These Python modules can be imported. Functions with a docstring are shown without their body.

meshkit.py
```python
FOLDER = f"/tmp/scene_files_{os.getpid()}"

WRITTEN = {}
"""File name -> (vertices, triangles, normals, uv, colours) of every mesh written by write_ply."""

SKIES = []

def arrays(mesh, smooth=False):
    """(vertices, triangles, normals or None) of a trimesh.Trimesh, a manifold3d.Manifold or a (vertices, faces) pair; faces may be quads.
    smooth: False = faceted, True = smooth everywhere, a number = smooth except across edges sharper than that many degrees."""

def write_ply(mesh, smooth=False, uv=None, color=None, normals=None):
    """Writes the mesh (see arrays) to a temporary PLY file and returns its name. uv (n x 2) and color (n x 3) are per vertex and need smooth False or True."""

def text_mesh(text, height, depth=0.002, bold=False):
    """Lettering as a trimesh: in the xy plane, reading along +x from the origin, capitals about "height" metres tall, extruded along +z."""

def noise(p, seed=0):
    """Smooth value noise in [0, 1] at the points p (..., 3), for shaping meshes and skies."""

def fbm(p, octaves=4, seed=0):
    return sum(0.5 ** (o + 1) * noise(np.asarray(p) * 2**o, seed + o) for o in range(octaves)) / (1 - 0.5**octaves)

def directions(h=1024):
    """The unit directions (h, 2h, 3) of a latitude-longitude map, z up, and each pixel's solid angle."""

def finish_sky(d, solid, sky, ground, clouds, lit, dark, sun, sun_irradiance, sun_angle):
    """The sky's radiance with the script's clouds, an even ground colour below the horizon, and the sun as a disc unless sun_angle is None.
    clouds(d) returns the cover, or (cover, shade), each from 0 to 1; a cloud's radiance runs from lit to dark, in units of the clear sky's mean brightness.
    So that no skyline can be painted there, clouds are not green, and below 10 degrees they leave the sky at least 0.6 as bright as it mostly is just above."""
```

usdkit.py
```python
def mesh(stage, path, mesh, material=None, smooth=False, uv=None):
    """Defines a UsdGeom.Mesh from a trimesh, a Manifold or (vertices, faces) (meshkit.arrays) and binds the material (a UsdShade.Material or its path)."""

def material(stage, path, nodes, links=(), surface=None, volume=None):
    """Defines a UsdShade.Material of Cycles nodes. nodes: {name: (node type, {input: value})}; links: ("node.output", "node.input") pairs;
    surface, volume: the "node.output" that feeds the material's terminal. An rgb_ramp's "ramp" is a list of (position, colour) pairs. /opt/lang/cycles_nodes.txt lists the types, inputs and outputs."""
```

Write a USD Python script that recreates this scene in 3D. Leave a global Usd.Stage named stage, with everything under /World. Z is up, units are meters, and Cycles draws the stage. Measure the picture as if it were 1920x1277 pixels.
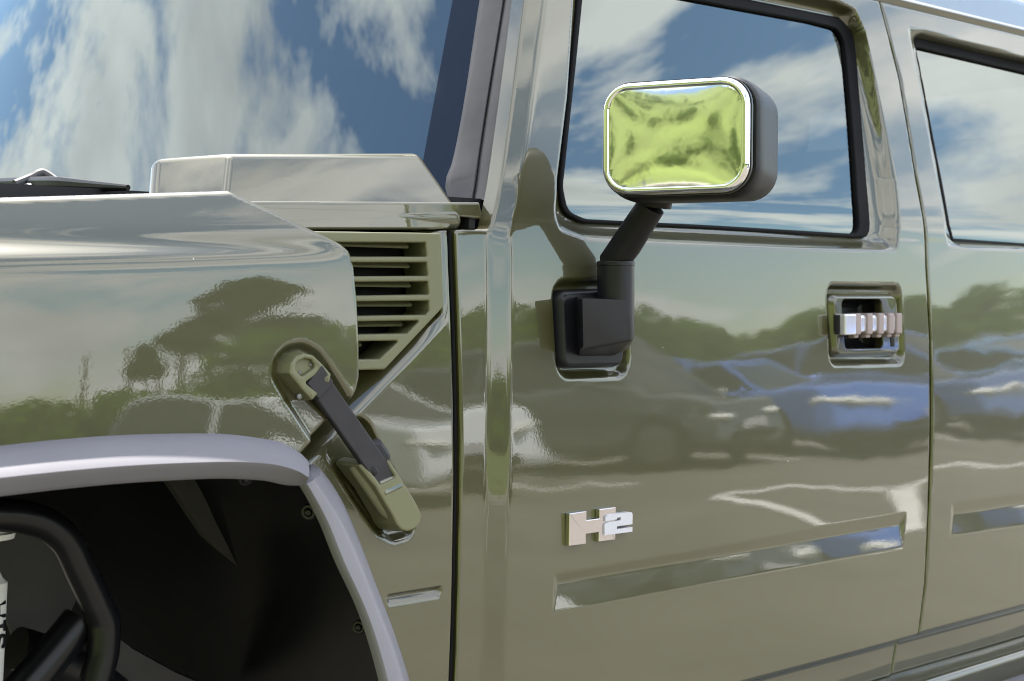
import math, random
import numpy as np, trimesh, manifold3d, usdkit, meshkit
from shapely.geometry import Polygon
from pxr import Usd, UsdGeom, UsdLux, UsdShade, Gf, Sdf, Vt

stage = Usd.Stage.CreateInMemory()
UsdGeom.SetStageUpAxis(stage, 'Z'); UsdGeom.SetStageMetersPerUnit(stage, 1.0)
W = UsdGeom.Xform.Define(stage, '/World')
random.seed(4); RNG = np.random.default_rng(4)

# ------------------------------------------------------------------ camera
F = 3000.0                                   # focal length in photo pixels (1920 wide)
CAM = np.array([0, -1.33, 1.30]); TH = math.radians(45.4); PITCH = math.atan(68.5 / F)
FWD = np.array([math.cos(TH) * math.cos(PITCH), math.sin(TH) * math.cos(PITCH), -math.sin(PITCH)])
RGT = np.array([math.sin(TH), -math.cos(TH), 0]); UP = np.cross(RGT, FWD)
cam = UsdGeom.Camera.Define(stage, '/World/camera')
cam.AddTransformOp().Set(Gf.Matrix4d(*RGT, 0, *UP, 0, *(-FWD), 0, *CAM, 1))
cam.CreateHorizontalApertureAttr(36.0); cam.CreateVerticalApertureAttr(36.0 * 681 / 1024)
cam.CreateFocalLengthAttr(F * 36 / 1920); cam.CreateFocusDistanceAttr(1.85); cam.CreateFStopAttr(10.0)
cam.CreateClippingRangeAttr(Gf.Vec2f(0.05, 3000)); cam.CreateExposureAttr(1.6)

# ------------------------------------------------------------------ sky and sun
EL, AZ = math.radians(63), math.atan2(0.6, 0.8)         # the sun stands beyond the car: the side we see is in open shade
SUN = np.array([math.cos(EL) * math.sin(AZ), math.cos(EL) * math.cos(AZ), math.sin(EL)])
L = '/World/Looks'
UsdGeom.Scope.Define(stage, L)
sky = UsdLux.DomeLight.Define(stage, '/World/sky')
sky.GetPrim().SetCustomDataByKey('kind', 'structure')
sky.GetPrim().SetCustomDataByKey('label', 'blue sky with broken grey and white clouds'); sky.GetPrim().SetCustomDataByKey('category', 'sky')
skym = usdkit.material(stage, L + '/sky_look', {
    'geo': ('texture_coordinate', {}),
    'sky': ('sky_texture', dict(sky_type='single_scattering', sun_disc=False, sun_elevation=EL, sun_rotation=AZ, altitude=50.0, air_density=1.0, aerosol_density=0.6, ozone_density=2.0)),
    'map': ('mapping', dict(location=(2.9, 8.8, 0.4), scale=(1.9, 1.9, 4.0))),
    'n1': ('noise_texture', dict(scale=2.0, detail=9.0, roughness=0.56, lacunarity=2.1, distortion=0.25)),
    'cover': ('rgb_ramp', dict(ramp=[(0, (0, 0, 0)), (0.45, (0, 0, 0)), (0.49, (0.5, 0.5, 0.5)), (0.55, (1, 1, 1)), (1, (1, 1, 1))])),
    'map2': ('mapping', dict(location=(2.9, 8.8, 0.28), scale=(1.9, 1.9, 4.0))),
    'n2': ('noise_texture', dict(scale=2.0, detail=5.0, roughness=0.5, distortion=0.2)),
    'tone': ('rgb_ramp', dict(ramp=[(0, (7.2, 7.3, 7.3)), (0.46, (6.9, 7.0, 7.0)), (0.60, (5.4, 5.5, 5.55)), (0.75, (3.6, 3.7, 3.8)), (1, (2.6, 2.7, 2.8))])),
    'tint': ('mix_color', dict(blend_type='multiply', fac=1.0, b=(1.0, 1.0, 0.93), use_clamp=False)),
    'mix': ('mix_color', dict(blend_type='mix', use_clamp=True)),
    'bg': ('background_shader', dict(strength=0.13))},
    [('geo.generated', 'map.vector'), ('geo.generated', 'map2.vector'), ('map.vector', 'n1.vector'), ('map2.vector', 'n2.vector'),
     ('n1.fac', 'cover.fac'), ('n2.fac', 'tone.fac'), ('sky.color', 'tint.a'), ('tint.result', 'mix.a'), ('tone.color', 'mix.b'),
     ('cover.color', 'mix.fac'), ('mix.result', 'bg.color')], surface='bg.background')
UsdShade.MaterialBindingAPI.Apply(sky.GetPrim()).Bind(skym)
sun = UsdLux.DistantLight.Define(stage, '/World/sun')
sun.CreateNormalizeAttr(True) if hasattr(sun, 'CreateNormalizeAttr') else None
sun.CreateIntensityAttr(1.15); sun.CreateAngleAttr(0.5); sun.CreateColorAttr(Gf.Vec3f(1.0, 0.95, 0.87))
_z = SUN; _x = np.cross([0, 0, 1], _z); _x /= np.linalg.norm(_x); _y = np.cross(_z, _x)
sun.AddTransformOp().Set(Gf.Matrix4d(*_x, 0, *_y, 0, *_z, 0, *(SUN * 50), 1))

# ------------------------------------------------------------------ materials
M = {}
def mat(name, nodes, links=(), surface='p.BSDF'):
    M[name] = usdkit.material(stage, f'{L}/{name}', nodes, links, surface=surface); return M[name]
def simple(name, col, rough=0.5, metallic=0.0, coat=0.0, coat_rough=0.03, coat_ior=1.5, bump=None, var=None, spec=0.5):
    """principled with a fine surface relief (bump = scale, distance) and colour variation (var = scale, amount)"""
    n = {'p': ('principled_bsdf', dict(base_color=col, roughness=rough, metallic=metallic, coat_weight=coat, coat_roughness=coat_rough, coat_ior=coat_ior, specular_ior_level=spec)),
         'tc': ('texture_coordinate', {})}
    l = []
    if bump:
        n['bn'] = ('noise_texture', dict(scale=bump[0], detail=3.0)); n['bm'] = ('bump', dict(distance=bump[1], strength=1.0))
        l += [('tc.object', 'bn.vector'), ('bn.fac', 'bm.height'), ('bm.normal', 'p.normal'), ('bm.normal', 'p.coat_normal')]
    if var:
        a = var[1]
        n['vn'] = ('noise_texture', dict(scale=var[0], detail=5.0, roughness=0.6))
        n['vr'] = ('rgb_ramp', dict(ramp=[(0.25, tuple(c * (1 - a) for c in col)), (0.75, tuple(c * (1 + a) for c in col))]))
        l += [('tc.object', 'vn.vector'), ('vn.fac', 'vr.fac'), ('vr.color', 'p.base_color')]
    return mat(name, n, l)

OLIVE = (0.033, 0.0305, 0.0075)
def paint(name, peel, wave):
    mat(name, {
        'tc': ('texture_coordinate', {}), 'geo': ('geometry', {}),
        'n1': ('noise_texture', dict(scale=330.0, detail=1.0)), 'b1': ('bump', dict(distance=peel, strength=1.0)),
        'n2': ('noise_texture', dict(scale=5.5, detail=1.5)), 'mp': ('mapping', dict(scale=(1.0, 1.0, 1.7))), 'b2': ('bump', dict(distance=wave, strength=1.0)),
        'vor': ('voronoi_texture', dict(scale=26.0, feature='f1')), 'sp': ('math', dict(math_type='less_than', value2=0.022)),
        'wn': ('white_noise_texture', {}), 'sel': ('math', dict(math_type='greater_than', value2=0.86)), 'dust': ('math', dict(math_type='multiply')),
        'col': ('mix_color', dict(blend_type='mix', a=OLIVE, b=(0.5, 0.49, 0.45))),
        'rg': ('math', dict(math_type='multiply_add', value2=0.3, value3=0.014)),
        'p': ('principled_bsdf', dict(roughness=0.42, metallic=0.25, coat_weight=1.0, coat_ior=1.87, coat_roughness=0.014, specular_ior_level=0.4))},
        [('tc.object', 'n1.vector'), ('tc.object', 'mp.vector'), ('mp.vector', 'n2.vector'), ('n2.fac', 'b2.height'), ('n1.fac', 'b1.height'), ('b2.normal', 'b1.normal'),
         ('b1.normal', 'p.coat_normal'), ('tc.object', 'vor.vector'), ('vor.distance', 'sp.value1'), ('vor.position', 'wn.vector'), ('wn.value', 'sel.value1'),
         ('sp.value', 'dust.value1'), ('sel.value', 'dust.value2'), ('dust.value', 'col.fac'), ('col.result', 'p.base_color'), ('dust.value', 'rg.value1'), ('rg.value', 'p.coat_roughness')])
paint('gloss_olive_paint', 0.9e-5, 5e-4)
simple('satin_olive_paint', (0.125, 0.124, 0.066), 0.4, bump=(900, 1.2e-5))
simple('grey_plastic', (0.215, 0.208, 0.236), 0.7, spec=0.15, bump=(1500, 2.5e-5), var=(9, 0.06))
simple('pillar_plastic', (0.085, 0.08, 0.092), 0.5, spec=0.3, bump=(1500, 3e-5), var=(14, 0.22))
simple('black_plastic', (0.007, 0.007, 0.009), 0.36, spec=0.35, bump=(1400, 2.0e-5), var=(20, 0.25))
simple('mirror_plastic', (0.008, 0.0077, 0.0088), 0.42, spec=0.22, bump=(1400, 2.2e-5), var=(18, 0.3))
simple('liner_plastic', (0.0035, 0.0035, 0.0038), 0.42, spec=0.2, bump=(500, 4e-5), var=(8, 0.35))
simple('rubber', (0.005, 0.005, 0.006), 0.5, spec=0.06, bump=(800, 4e-5), var=(30, 0.3))
simple('strap_rubber', (0.024, 0.023, 0.027), 0.5, spec=0.3, bump=(900, 4e-5), var=(40, 0.25))
simple('gloss_black', (0.004, 0.004, 0.005), 0.3, spec=0.35, var=(10, 0.3))
simple('lit_liner_tone', (0.048, 0.046, 0.046), 0.5, bump=(500, 4e-5), var=(8, 0.3))  # paler than the liner: light falling on it is put into the colour
simple('dark_void', (0.006, 0.006, 0.006), 0.9)
simple('chrome', (0.83, 0.83, 0.86), 0.04, 1.0)
simple('brushed_chrome', (0.66, 0.62, 0.64), 0.16, 1.0)
simple('film_chrome', (0.84, 0.85, 0.80), 0.13, 1.0, bump=(21, 8e-4))
simple('white_badge', (0.5, 0.49, 0.54), 0.35)
simple('frosted_clear', (0.62, 0.60, 0.64), 0.12, 0.6, coat=0.5)
simple('ring_rubber', (0.24, 0.19, 0.185), 0.5)
simple('white_metal', (0.62, 0.62, 0.60), 0.4)
simple('steel', (0.16, 0.16, 0.15), 0.45, 1.0)
simple('frit_black', (0.006, 0.007, 0.012), 0.05, spec=0.4)
simple('interior_dark', (0.016, 0.016, 0.018), 0.8)
def glass(name, tint, ior, gcol=(1, 1, 1), bumpd=3e-5):
    mat(name, {'t': ('transparent_bsdf', dict(color=tint)), 'g': ('glossy_bsdf', dict(color=gcol, roughness=0.0)), 'fr': ('fresnel', dict(IOR=ior)),
               'tc': ('texture_coordinate', {}), 'n': ('noise_texture', dict(scale=6.0, detail=1.0)), 'b': ('bump', dict(distance=bumpd)),
               'm': ('mix_closure', {})},
        [('tc.object', 'n.vector'), ('n.fac', 'b.height'), ('b.normal', 'g.normal'), ('fr.fac', 'm.fac'), ('t.BSDF', 'm.closure1'), ('g.BSDF', 'm.closure2')], surface='m.closure')
glass('tinted_glass', (0.02, 0.02, 0.02), 2.6, (0.93, 1.0, 0.95))
glass('windscreen_glass', (0.03, 0.033, 0.04), 2.3, (0.9, 1.0, 0.98))

# ------------------------------------------------------------------ scene helpers
USED = {}
def path_for(parent, name):
    k = (str(parent), name); n = USED.get(k, 0); USED[k] = n + 1
    return f'{parent}/{name}' + (f'_{n:03d}' if n else '')
def ppath(parent):
    return '/World' if parent is None else str(parent.GetPath())
def obj(name, mesh, m, parent=None, smooth=35, normals=None):
    p = path_for(ppath(parent), name)
    if normals is not None:
        g = usdkit.mesh(stage, p, mesh, M[m])
        g.CreateNormalsAttr(Vt.Vec3fArray.FromNumpy(np.asarray(normals, np.float32))); g.SetNormalsInterpolation('vertex')
    else:
        g = usdkit.mesh(stage, p, mesh, M[m], smooth=smooth)
    return g.GetPrim()
def tag(o, label=None, cat=None, group=None, kind=None):
    for k, v in (('label', label), ('category', cat), ('group', group), ('kind', kind)):
        if v: o.SetCustomDataByKey(k, v)
    return o
def thing(name, label, cat, loc=(0, 0, 0), rz=0, group=None):
    x = UsdGeom.Xform.Define(stage, path_for('/World', name)); x.AddTranslateOp().Set(Gf.Vec3d(*map(float, loc)))
    if rz: x.AddRotateZOp().Set(math.degrees(rz))
    return tag(x.GetPrim(), label, cat, group)
def sub(name, parent, label=None):
    x = UsdGeom.Xform.Define(stage, path_for(ppath(parent), name)); return tag(x.GetPrim(), label)

# --- photo pixel -> point of the real surface
def ray(u, v):
    d = FWD + RGT * ((u - 960) / F) + UP * ((638.5 - v) / F); return d / np.linalg.norm(d)
def at(u, v, y):
    d = ray(u, v); return CAM + d * ((y - CAM[1]) / d[1])
def on(u, v, fn, n=14):
    y = 0.0
    for _ in range(n):
        p = at(u, v, y); y = 0.5 * y + 0.5 * float(np.asarray(fn(np.array([p[0]]), np.array([p[2]])))[0])
    return at(u, v, y)
def outline(pts, fn):
    """pixel outline -> (x, z) on the surface y = fn(x, z), or on the plane y = fn"""
    if callable(fn): return np.array([on(u, v, fn)[[0, 2]] for u, v in pts])
    return np.array([at(u, v, fn)[[0, 2]] for u, v in pts])
def spline(pts, n=40):
    from scipy.interpolate import PchipInterpolator, CubicSpline
    p = np.asarray(pts, float); s = np.r_[0, np.cumsum(np.linalg.norm(np.diff(p, axis=0), axis=1))]
    return PchipInterpolator(s, p, axis=0)(np.linspace(0, s[-1], n)) if len(p) > 2 else p[0] + (p[1] - p[0]) * np.linspace(0, 1, n)[:, None]

def sstep(t): t = np.clip(t, 0, 1); return t * t * (3 - 2 * t)
def softplus(t, s): return s * np.logaddexp(0, t / s)
def roundp(poly, r, q=6):
    g = Polygon(poly).buffer(0)
    if r > 0: g = g.buffer(-r, quad_segs=q).buffer(2 * r, quad_segs=q).buffer(-r, quad_segs=q)
    return np.array(g.exterior.coords)[:-1][::-1 if not g.exterior.is_ccw else 1]
def sdf(x, z, poly):
    """signed distance to a polygon, negative inside"""
    P = np.asarray(poly); d = np.full(x.shape, 1e9); inside = np.zeros(x.shape, bool); n = len(P)
    for i in range(n):
        a, b = P[i], P[(i + 1) % n]; e = b - a; wx, wz = x - a[0], z - a[1]; ee = e @ e
        if ee < 1e-14: continue
        t = np.clip((wx * e[0] + wz * e[1]) / ee, 0, 1)
        d = np.minimum(d, (wx - t * e[0]) ** 2 + (wz - t * e[1]) ** 2)
        c = (a[1] > z) != (b[1] > z)
        if e[1] != 0: inside ^= c & (x < e[0] * (z - a[1]) / e[1] + a[0])
    d = np.sqrt(d); return np.where(inside, -d, d)
def dline(x, z, a, b):
    """signed distance to the endless line a-b, positive on its left side"""
    e = np.subtract(b, a); e = e / np.hypot(*e); return (x - a[0]) * -e[1] + (z - a[1]) * e[0]

def sheet(x0, x1, z0, z1, step, fn, maskfn, edge_r=0.004, lip=0.02):
    """body panel: the surface y = fn(x, z) cut to maskfn < 0, its edge rolled over with radius edge_r and folded back by lip"""
    xs = np.arange(x0, x1 + step, step); zs = np.arange(z0, z1 + step, step)
    X, Z = np.meshgrid(xs, zs, indexing='ij'); S = maskfn(X, Z); Y = fn(X, Z)
    gx, gz = np.gradient(Y, step); sx, sz = np.gradient(S, step); roll = 0.0
    if edge_r:
        q = np.clip(1 + S / edge_r, 0, 0.94); Y = Y + edge_r * (1 - np.sqrt(1 - q ** 2)); k = q / np.sqrt(1 - q ** 2); gx = gx + k * sx; gz = gz + k * sz
        roll = edge_r * (1 - math.sqrt(1 - 0.94 ** 2))
    N = np.stack([gx, -np.ones_like(gx), gz], -1); N /= np.linalg.norm(N, axis=-1, keepdims=True)
    ni, nj = X.shape; A = np.stack([X, Y, Z], -1).reshape(-1, 3); N = N.reshape(-1, 3); S = S.ravel(); Y0 = (fn(X, Z)).ravel(); G = np.stack([sx, sz], -1).reshape(-1, 2)
    idx = np.arange(ni * nj).reshape(ni, nj)
    a, b, c, d = idx[:-1, :-1].ravel(), idx[1:, :-1].ravel(), idx[1:, 1:].ravel(), idx[:-1, 1:].ravel()
    T = np.vstack([np.c_[a, b, c], np.c_[a, c, d]])
    k = (S[T] < 0).sum(1); full = T[k == 3]; cut = T[(k == 1) | (k == 2)]
    E = []; 
    for t in range(3): E.append(np.sort(cut[:, [t, (t + 1) % 3]], 1))
    E = np.vstack(E); E = E[(S[E[:, 0]] < 0) != (S[E[:, 1]] < 0)]; E = np.unique(E, axis=0)
    w = (S[E[:, 0]] / (S[E[:, 0]] - S[E[:, 1]]))[:, None]
    A2 = A[E[:, 0]] * (1 - w) + A[E[:, 1]] * w; A2[:, 1] = Y0[E[:, 0]] * (1 - w[:, 0]) + Y0[E[:, 1]] * w[:, 0] + roll; N2 = N[E[:, 0]] * (1 - w) + N[E[:, 1]] * w; G2 = G[E[:, 0]] * (1 - w) + G[E[:, 1]] * w
    N2 /= np.linalg.norm(N2, axis=1, keepdims=True); G2 /= np.maximum(np.linalg.norm(G2, axis=1, keepdims=True), 1e-9)
    look = {(int(p), int(q)): len(A) + i for i, (p, q) in enumerate(E)}
    tris, bnd = [], []
    for t in cut:
        ins = [S[v] < 0 for v in t]; ring = []; new = []
        for i in range(3):
            p, q = int(t[i]), int(t[(i + 1) % 3])
            if ins[i]: ring.append(p)
            if ins[i] != ins[(i + 1) % 3]:
                v = look[(min(p, q), max(p, q))]; ring.append(v); new.append((v, ins[i]))
        for i in range(1, len(ring) - 1): tris.append((ring[0], ring[i], ring[i + 1]))
        if len(new) == 2: bnd.append((new[0][0], new[1][0]) if new[0][1] else (new[1][0], new[0][0]))
    V = np.vstack([A, A2]); NN = np.vstack([N, N2]); FF = np.vstack([full, np.array(tris, int).reshape(-1, 3)])
    if lip and bnd:
        B = np.array(bnd); off = len(A); m = len(A2)
        Vt_ = A2.copy(); Vb = A2.copy(); Vb[:, 1] += lip; Nn = np.c_[G2[:, 0], np.zeros(m), G2[:, 1]]
        o = len(V); V = np.vstack([V, Vt_, Vb]); NN = np.vstack([NN, Nn, Nn]); i0 = B[:, 0] - off + o; i1 = B[:, 1] - off + o
        FF = np.vstack([FF, np.c_[i1, i0, i0 + m], np.c_[i1, i0 + m, i1 + m]])
    use = np.unique(FF); re = np.full(len(V), -1); re[use] = np.arange(len(use))
    return (V[use], re[FF]), NN[use]
def panel(name, parent, m, *a, **k):
    mesh, nn = sheet(*a, **k)
    # make the winding agree with the normals
    v, f = mesh; fn_ = np.cross(v[f[:, 1]] - v[f[:, 0]], v[f[:, 2]] - v[f[:, 0]]); s = (fn_ * nn[f].sum(1)).sum(1) < 0
    f = f.copy(); f[s] = f[s][:, ::-1]
    return obj(name, (v, f), m, parent, normals=nn)

def offset_ring(P, d):
    a = np.roll(P, 1, 0); b = np.roll(P, -1, 0); e1 = P - a; e2 = b - P
    e1 = e1 / np.maximum(np.linalg.norm(e1, axis=1, keepdims=True), 1e-12); e2 = e2 / np.maximum(np.linalg.norm(e2, axis=1, keepdims=True), 1e-12)
    n1 = np.c_[e1[:, 1], -e1[:, 0]]; n2 = np.c_[e2[:, 1], -e2[:, 0]]; h = n1 + n2; h = h / np.maximum((h * h).sum(1, keepdims=True), 0.4) * 2
    return P + h * d
def loft(outer, profile, holes=(), bottom=False, top=True, smooth=35, hole_profile=None):
    """stack of offset copies of an outline (and holes): profile = [(offset, height)]"""
    rings = [np.asarray(outer, float)] + [np.asarray(h, float) for h in holes]
    for i, r in enumerate(rings):
        ar = 0.5 * np.sum(r[:, 0] * np.roll(r[:, 1], -1) - np.roll(r[:, 0], -1) * r[:, 1])
        if (ar > 0) != (i == 0): rings[i] = r[::-1]
    V, Fc, o = [], [], 0
    for r in rings:
        n = len(r); prf = hole_profile if hole_profile and o else profile
        for (d, c) in prf: V.append(np.c_[offset_ring(r, d), np.full(n, c)])
        for k in range(len(profile) - 1):
            for i in range(n):
                j = (i + 1) % n; p = o + k * n
                Fc += [(p + i, p + j, p + n + j), (p + i, p + n + j, p + n + i)]
        o += n * len(profile)
    for use, (d, c), flip in ((top, profile[-1], False), (bottom, profile[0], True)):
        if use:
            rr = [offset_ring(r, d if (i == 0 or not hole_profile) else hole_profile[-1][0]) for i, r in enumerate(rings)]; pg = Polygon(rr[0], [h for h in rr[1:]])
            v, f = trimesh.creation.triangulate_polygon(pg, engine='earcut')
            # keep triangles facing up
            ar = np.cross(v[f[:, 1]] - v[f[:, 0]], v[f[:, 2]] - v[f[:, 0]]); f = f.copy(); f[ar < 0] = f[ar < 0][:, ::-1]
            if flip: f = f[:, ::-1]
            V.append(np.c_[v, np.full(len(v), c)]); Fc += [tuple(t) for t in (f + o)]; o += len(v)
    m = trimesh.Trimesh(np.vstack(V), np.array(Fc), process=False); m.merge_vertices(digits_vertex=7); return m
def bevp(h, b, n=3, base=0.0):
    return [(0, base)] + [(-b * (1 - math.cos(t)), h - b + b * math.sin(t)) for t in np.linspace(0, math.pi / 2, n + 1)]
def place(m, origin, A, B, C):
    m = m.copy(); R = np.column_stack([A, B, C]); m.vertices = m.vertices @ R.T + np.asarray(origin)
    if np.linalg.det(R) < 0: m.invert()
    return m
def on_side(m, y):
    """local (x, z, outwards) -> the car's side plane y"""
    return place(m, (0, y, 0), (1, 0, 0), (0, 0, 1), (0, -1, 0))
def ball_hull(pts, r, seg=16):
    s = manifold3d.Manifold.sphere(r, seg) if np.isscalar(r) else None
    return manifold3d.Manifold.batch_hull([(s or manifold3d.Manifold.sphere(float(r[i]), seg)).translate(tuple(map(float, p))) for i, p in enumerate(pts)])
def tm(man):
    m = man.to_mesh(); return trimesh.Trimesh(m.vert_properties[:, :3], m.tri_verts, process=False)
def box(x0, x1, y0, y1, z0, z1, r=0.0, seg=12):
    if r <= 0: return trimesh.creation.box(bounds=[[x0, y0, z0], [x1, y1, z1]])
    return tm(ball_hull([(x, y, z) for x in (x0 + r, x1 - r) for y in (y0 + r, y1 - r) for z in (z0 + r, z1 - r)], r, seg))
def tube(pts, r, seg=18, n=60):
    p = spline(pts, n) if n else np.asarray(pts, float); t = np.gradient(p, axis=0); t /= np.linalg.norm(t, axis=1, keepdims=True)
    u = np.cross(t[0], [0.3, 0.5, 0.81]); u /= np.linalg.norm(u); V = []; rr = np.broadcast_to(r, len(p))
    for i in range(len(p)):
        u = u - t[i] * (u @ t[i]); u /= np.linalg.norm(u); w = np.cross(t[i], u); a = np.linspace(0, 2 * math.pi, seg, endpoint=False)
        V.append(p[i] + rr[i] * (np.cos(a)[:, None] * u + np.sin(a)[:, None] * w))
    V = np.vstack(V); Fc = []
    for i in range(len(p) - 1):
        for k in range(seg):
            a, b = i * seg + k, i * seg + (k + 1) % seg; Fc += [(a, b, b + seg), (a, b + seg, a + seg)]
    c0, c1 = len(V), len(V) + 1; V = np.vstack([V, p[0], p[-1]]); e = (len(p) - 1) * seg
    for k in range(seg): Fc += [(c0, (k + 1) % seg, k), (c1, e + k, e + (k + 1) % seg)]
    return trimesh.Trimesh(V, np.array(Fc), process=False)
def ruled(curves, flip=False):
    """surface through a list of point rows of equal length"""
    V = np.vstack(curves); n = len(curves[0]); Fc = []
    for k in range(len(curves) - 1):
        for i in range(n - 1):
            a = k * n + i; Fc += [(a, a + 1, a + n + 1), (a, a + n + 1, a + n)]
    Fc = np.array(Fc); return trimesh.Trimesh(V, Fc[:, ::-1] if flip else Fc, process=False)
def cat(*ms): return trimesh.util.concatenate(list(ms))
# ------------------------------------------------------------------ the car: its side stands in the plane y = 0, front towards -x
car = thing('sport_utility_vehicle', 'glossy olive green boxy off-road vehicle with chrome door badge filling the picture', 'car')
ZB = 1.425
def y_base(x, z): return (z - 0.97) ** 2 / 15.0 + 0.165 * softplus(z - ZB, 0.010)
def pt(u, v, fn=y_base): return on(u, v, fn)
# pillar crease along the door's front edge
_e = lambda d: (lambda u, v: on(u, v, lambda x, z: y_base(x, z) + d)[[0, 2]])
pe, pm = _e(0.0120), _e(0.0095)
CL = np.array([pm(914, 800), pm(914, 428), pm(978, 0)])
CR = np.array([pt(956, 800)[[0, 2]], pt(957, 440)[[0, 2]], pt(1020, 0)[[0, 2]]])
def along(c, z):
    lo = c[1, 0] + (c[1, 0] - c[0, 0]) / (c[1, 1] - c[0, 1]) * (z - c[1, 1]); hi = c[1, 0] + (c[2, 0] - c[1, 0]) / (c[2, 1] - c[1, 1]) * (z - c[1, 1])
    s = sstep((z - c[1, 1] + 0.03) / 0.06); return lo * (1 - s) + hi * s
def step(x, z):
    a, b = along(CL, z), along(CR, z); t = (x - a) / (b - a)
    return 0.0095 * (softplus(1 - t, 0.05) - softplus(-t, 0.05))
ZC = float(pt(1714, 1190)[2])
def sill(x, z): return 0.030 * sstep((ZC - z) / 0.018)
def groove(x, z, top, valley, bottom, D, end=0.010, d=0.0):
    """wedge pressed into the panel: three pixel lines (left end, right end)"""
    t, v, b = (np.array([_e(d)(*q) for q in l]) for l in (top, valley, bottom))
    f = lambda l: l[0, 1] + (l[1, 1] - l[0, 1]) * (x - l[0, 0]) / (l[1, 0] - l[0, 0])
    zt, zv, zb = f(t), f(v), f(b)
    d = np.where(z < zv, D * (z - zb) / (zv - zb), D * (zt - z) / (zt - zv))
    xl = t[0, 0] + (b[0, 0] - t[0, 0]) * np.clip((zt - z) / (zt - zb), 0, 1); xr = t[1, 0] + (b[1, 0] - t[1, 0]) * np.clip((zt - z) / (zt - zb), 0, 1)
    e = np.minimum((x - xl) / end, (xr - x) / end)
    return np.clip(np.minimum(d, D * e), 0, None)
def dish(x, z, P, D, ramp): return D * sstep(-sdf(x, z, P) / ramp)
def reveal(x, z, O, H, D):
    a = np.maximum(-sdf(x, z, O), 0); b = np.maximum(sdf(x, z, H), 0); t = a / np.maximum(a + b, 1e-6); t = 1 - (1 - t) ** 1.7; return D * sstep(0.05 + 0.95 * t) * (a > 0)
y_in = lambda x, z: y_base(x, z) + 0.027
FLAT = lambda d: (lambda x, z: y_base(x, z) + d)

# window outlines: outer crest O, hole H, visible glass G
O1 = roundp(outline([(1080, -110), (1330, -50), (1573, 0), (1606, 18), (1622, 60), (1652, 200), (1680, 337), (1688, 430), (1682, 471), (1500, 467), (1280, 458), (1100, 448), (1048, 433), (1040, 395), (1044, 330), (1063, 180)], y_base), 0.012)
H1 = roundp(outline([(1087, -52), (1374, -1), (1572, 38), (1596, 66), (1606, 190), (1618, 337), (1624, 440), (1600, 441), (1340, 425), (1085, 412), (1052, 394), (1048, 350), (1062, 220)], y_in), 0.014)
G1 = roundp(outline([(1092, -33), (1280, -3), (1516, 41), (1566, 54), (1580, 76), (1593, 220), (1603, 372), (1606, 439), (1340, 423), (1095, 411), (1060, 396), (1052, 350), (1066, 220)], y_in), 0.018)
O2 = roundp(outline([(1703, 50), (1716, 55), (1920, 108), (2150, 168), (2230, 500), (1930, 466), (1780, 463), (1774, 440), (1740, 240)], y_base), 0.006)
H2 = roundp(outline([(1712, 74), (1722, 76), (1920, 122), (2140, 174), (2205, 486), (1930, 459), (1782, 449), (1774, 420), (1745, 260)], y_in), 0.004)
G2 = roundp(outline([(1714, 89), (1725, 91), (1920, 137), (2130, 190), (2195, 480), (1930, 457), (1784, 447), (1777, 420), (1747, 260)], y_in), 0.004)
HR = roundp(outline([(1548, 530), (1690, 532), (1699, 686), (1555, 688)], y_base), 0.019)           # handle recess
HO = roundp(outline([(1577, 560), (1654, 560), (1657, 654), (1584, 654)], FLAT(0.006)), 0.008)       # handle opening
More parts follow.
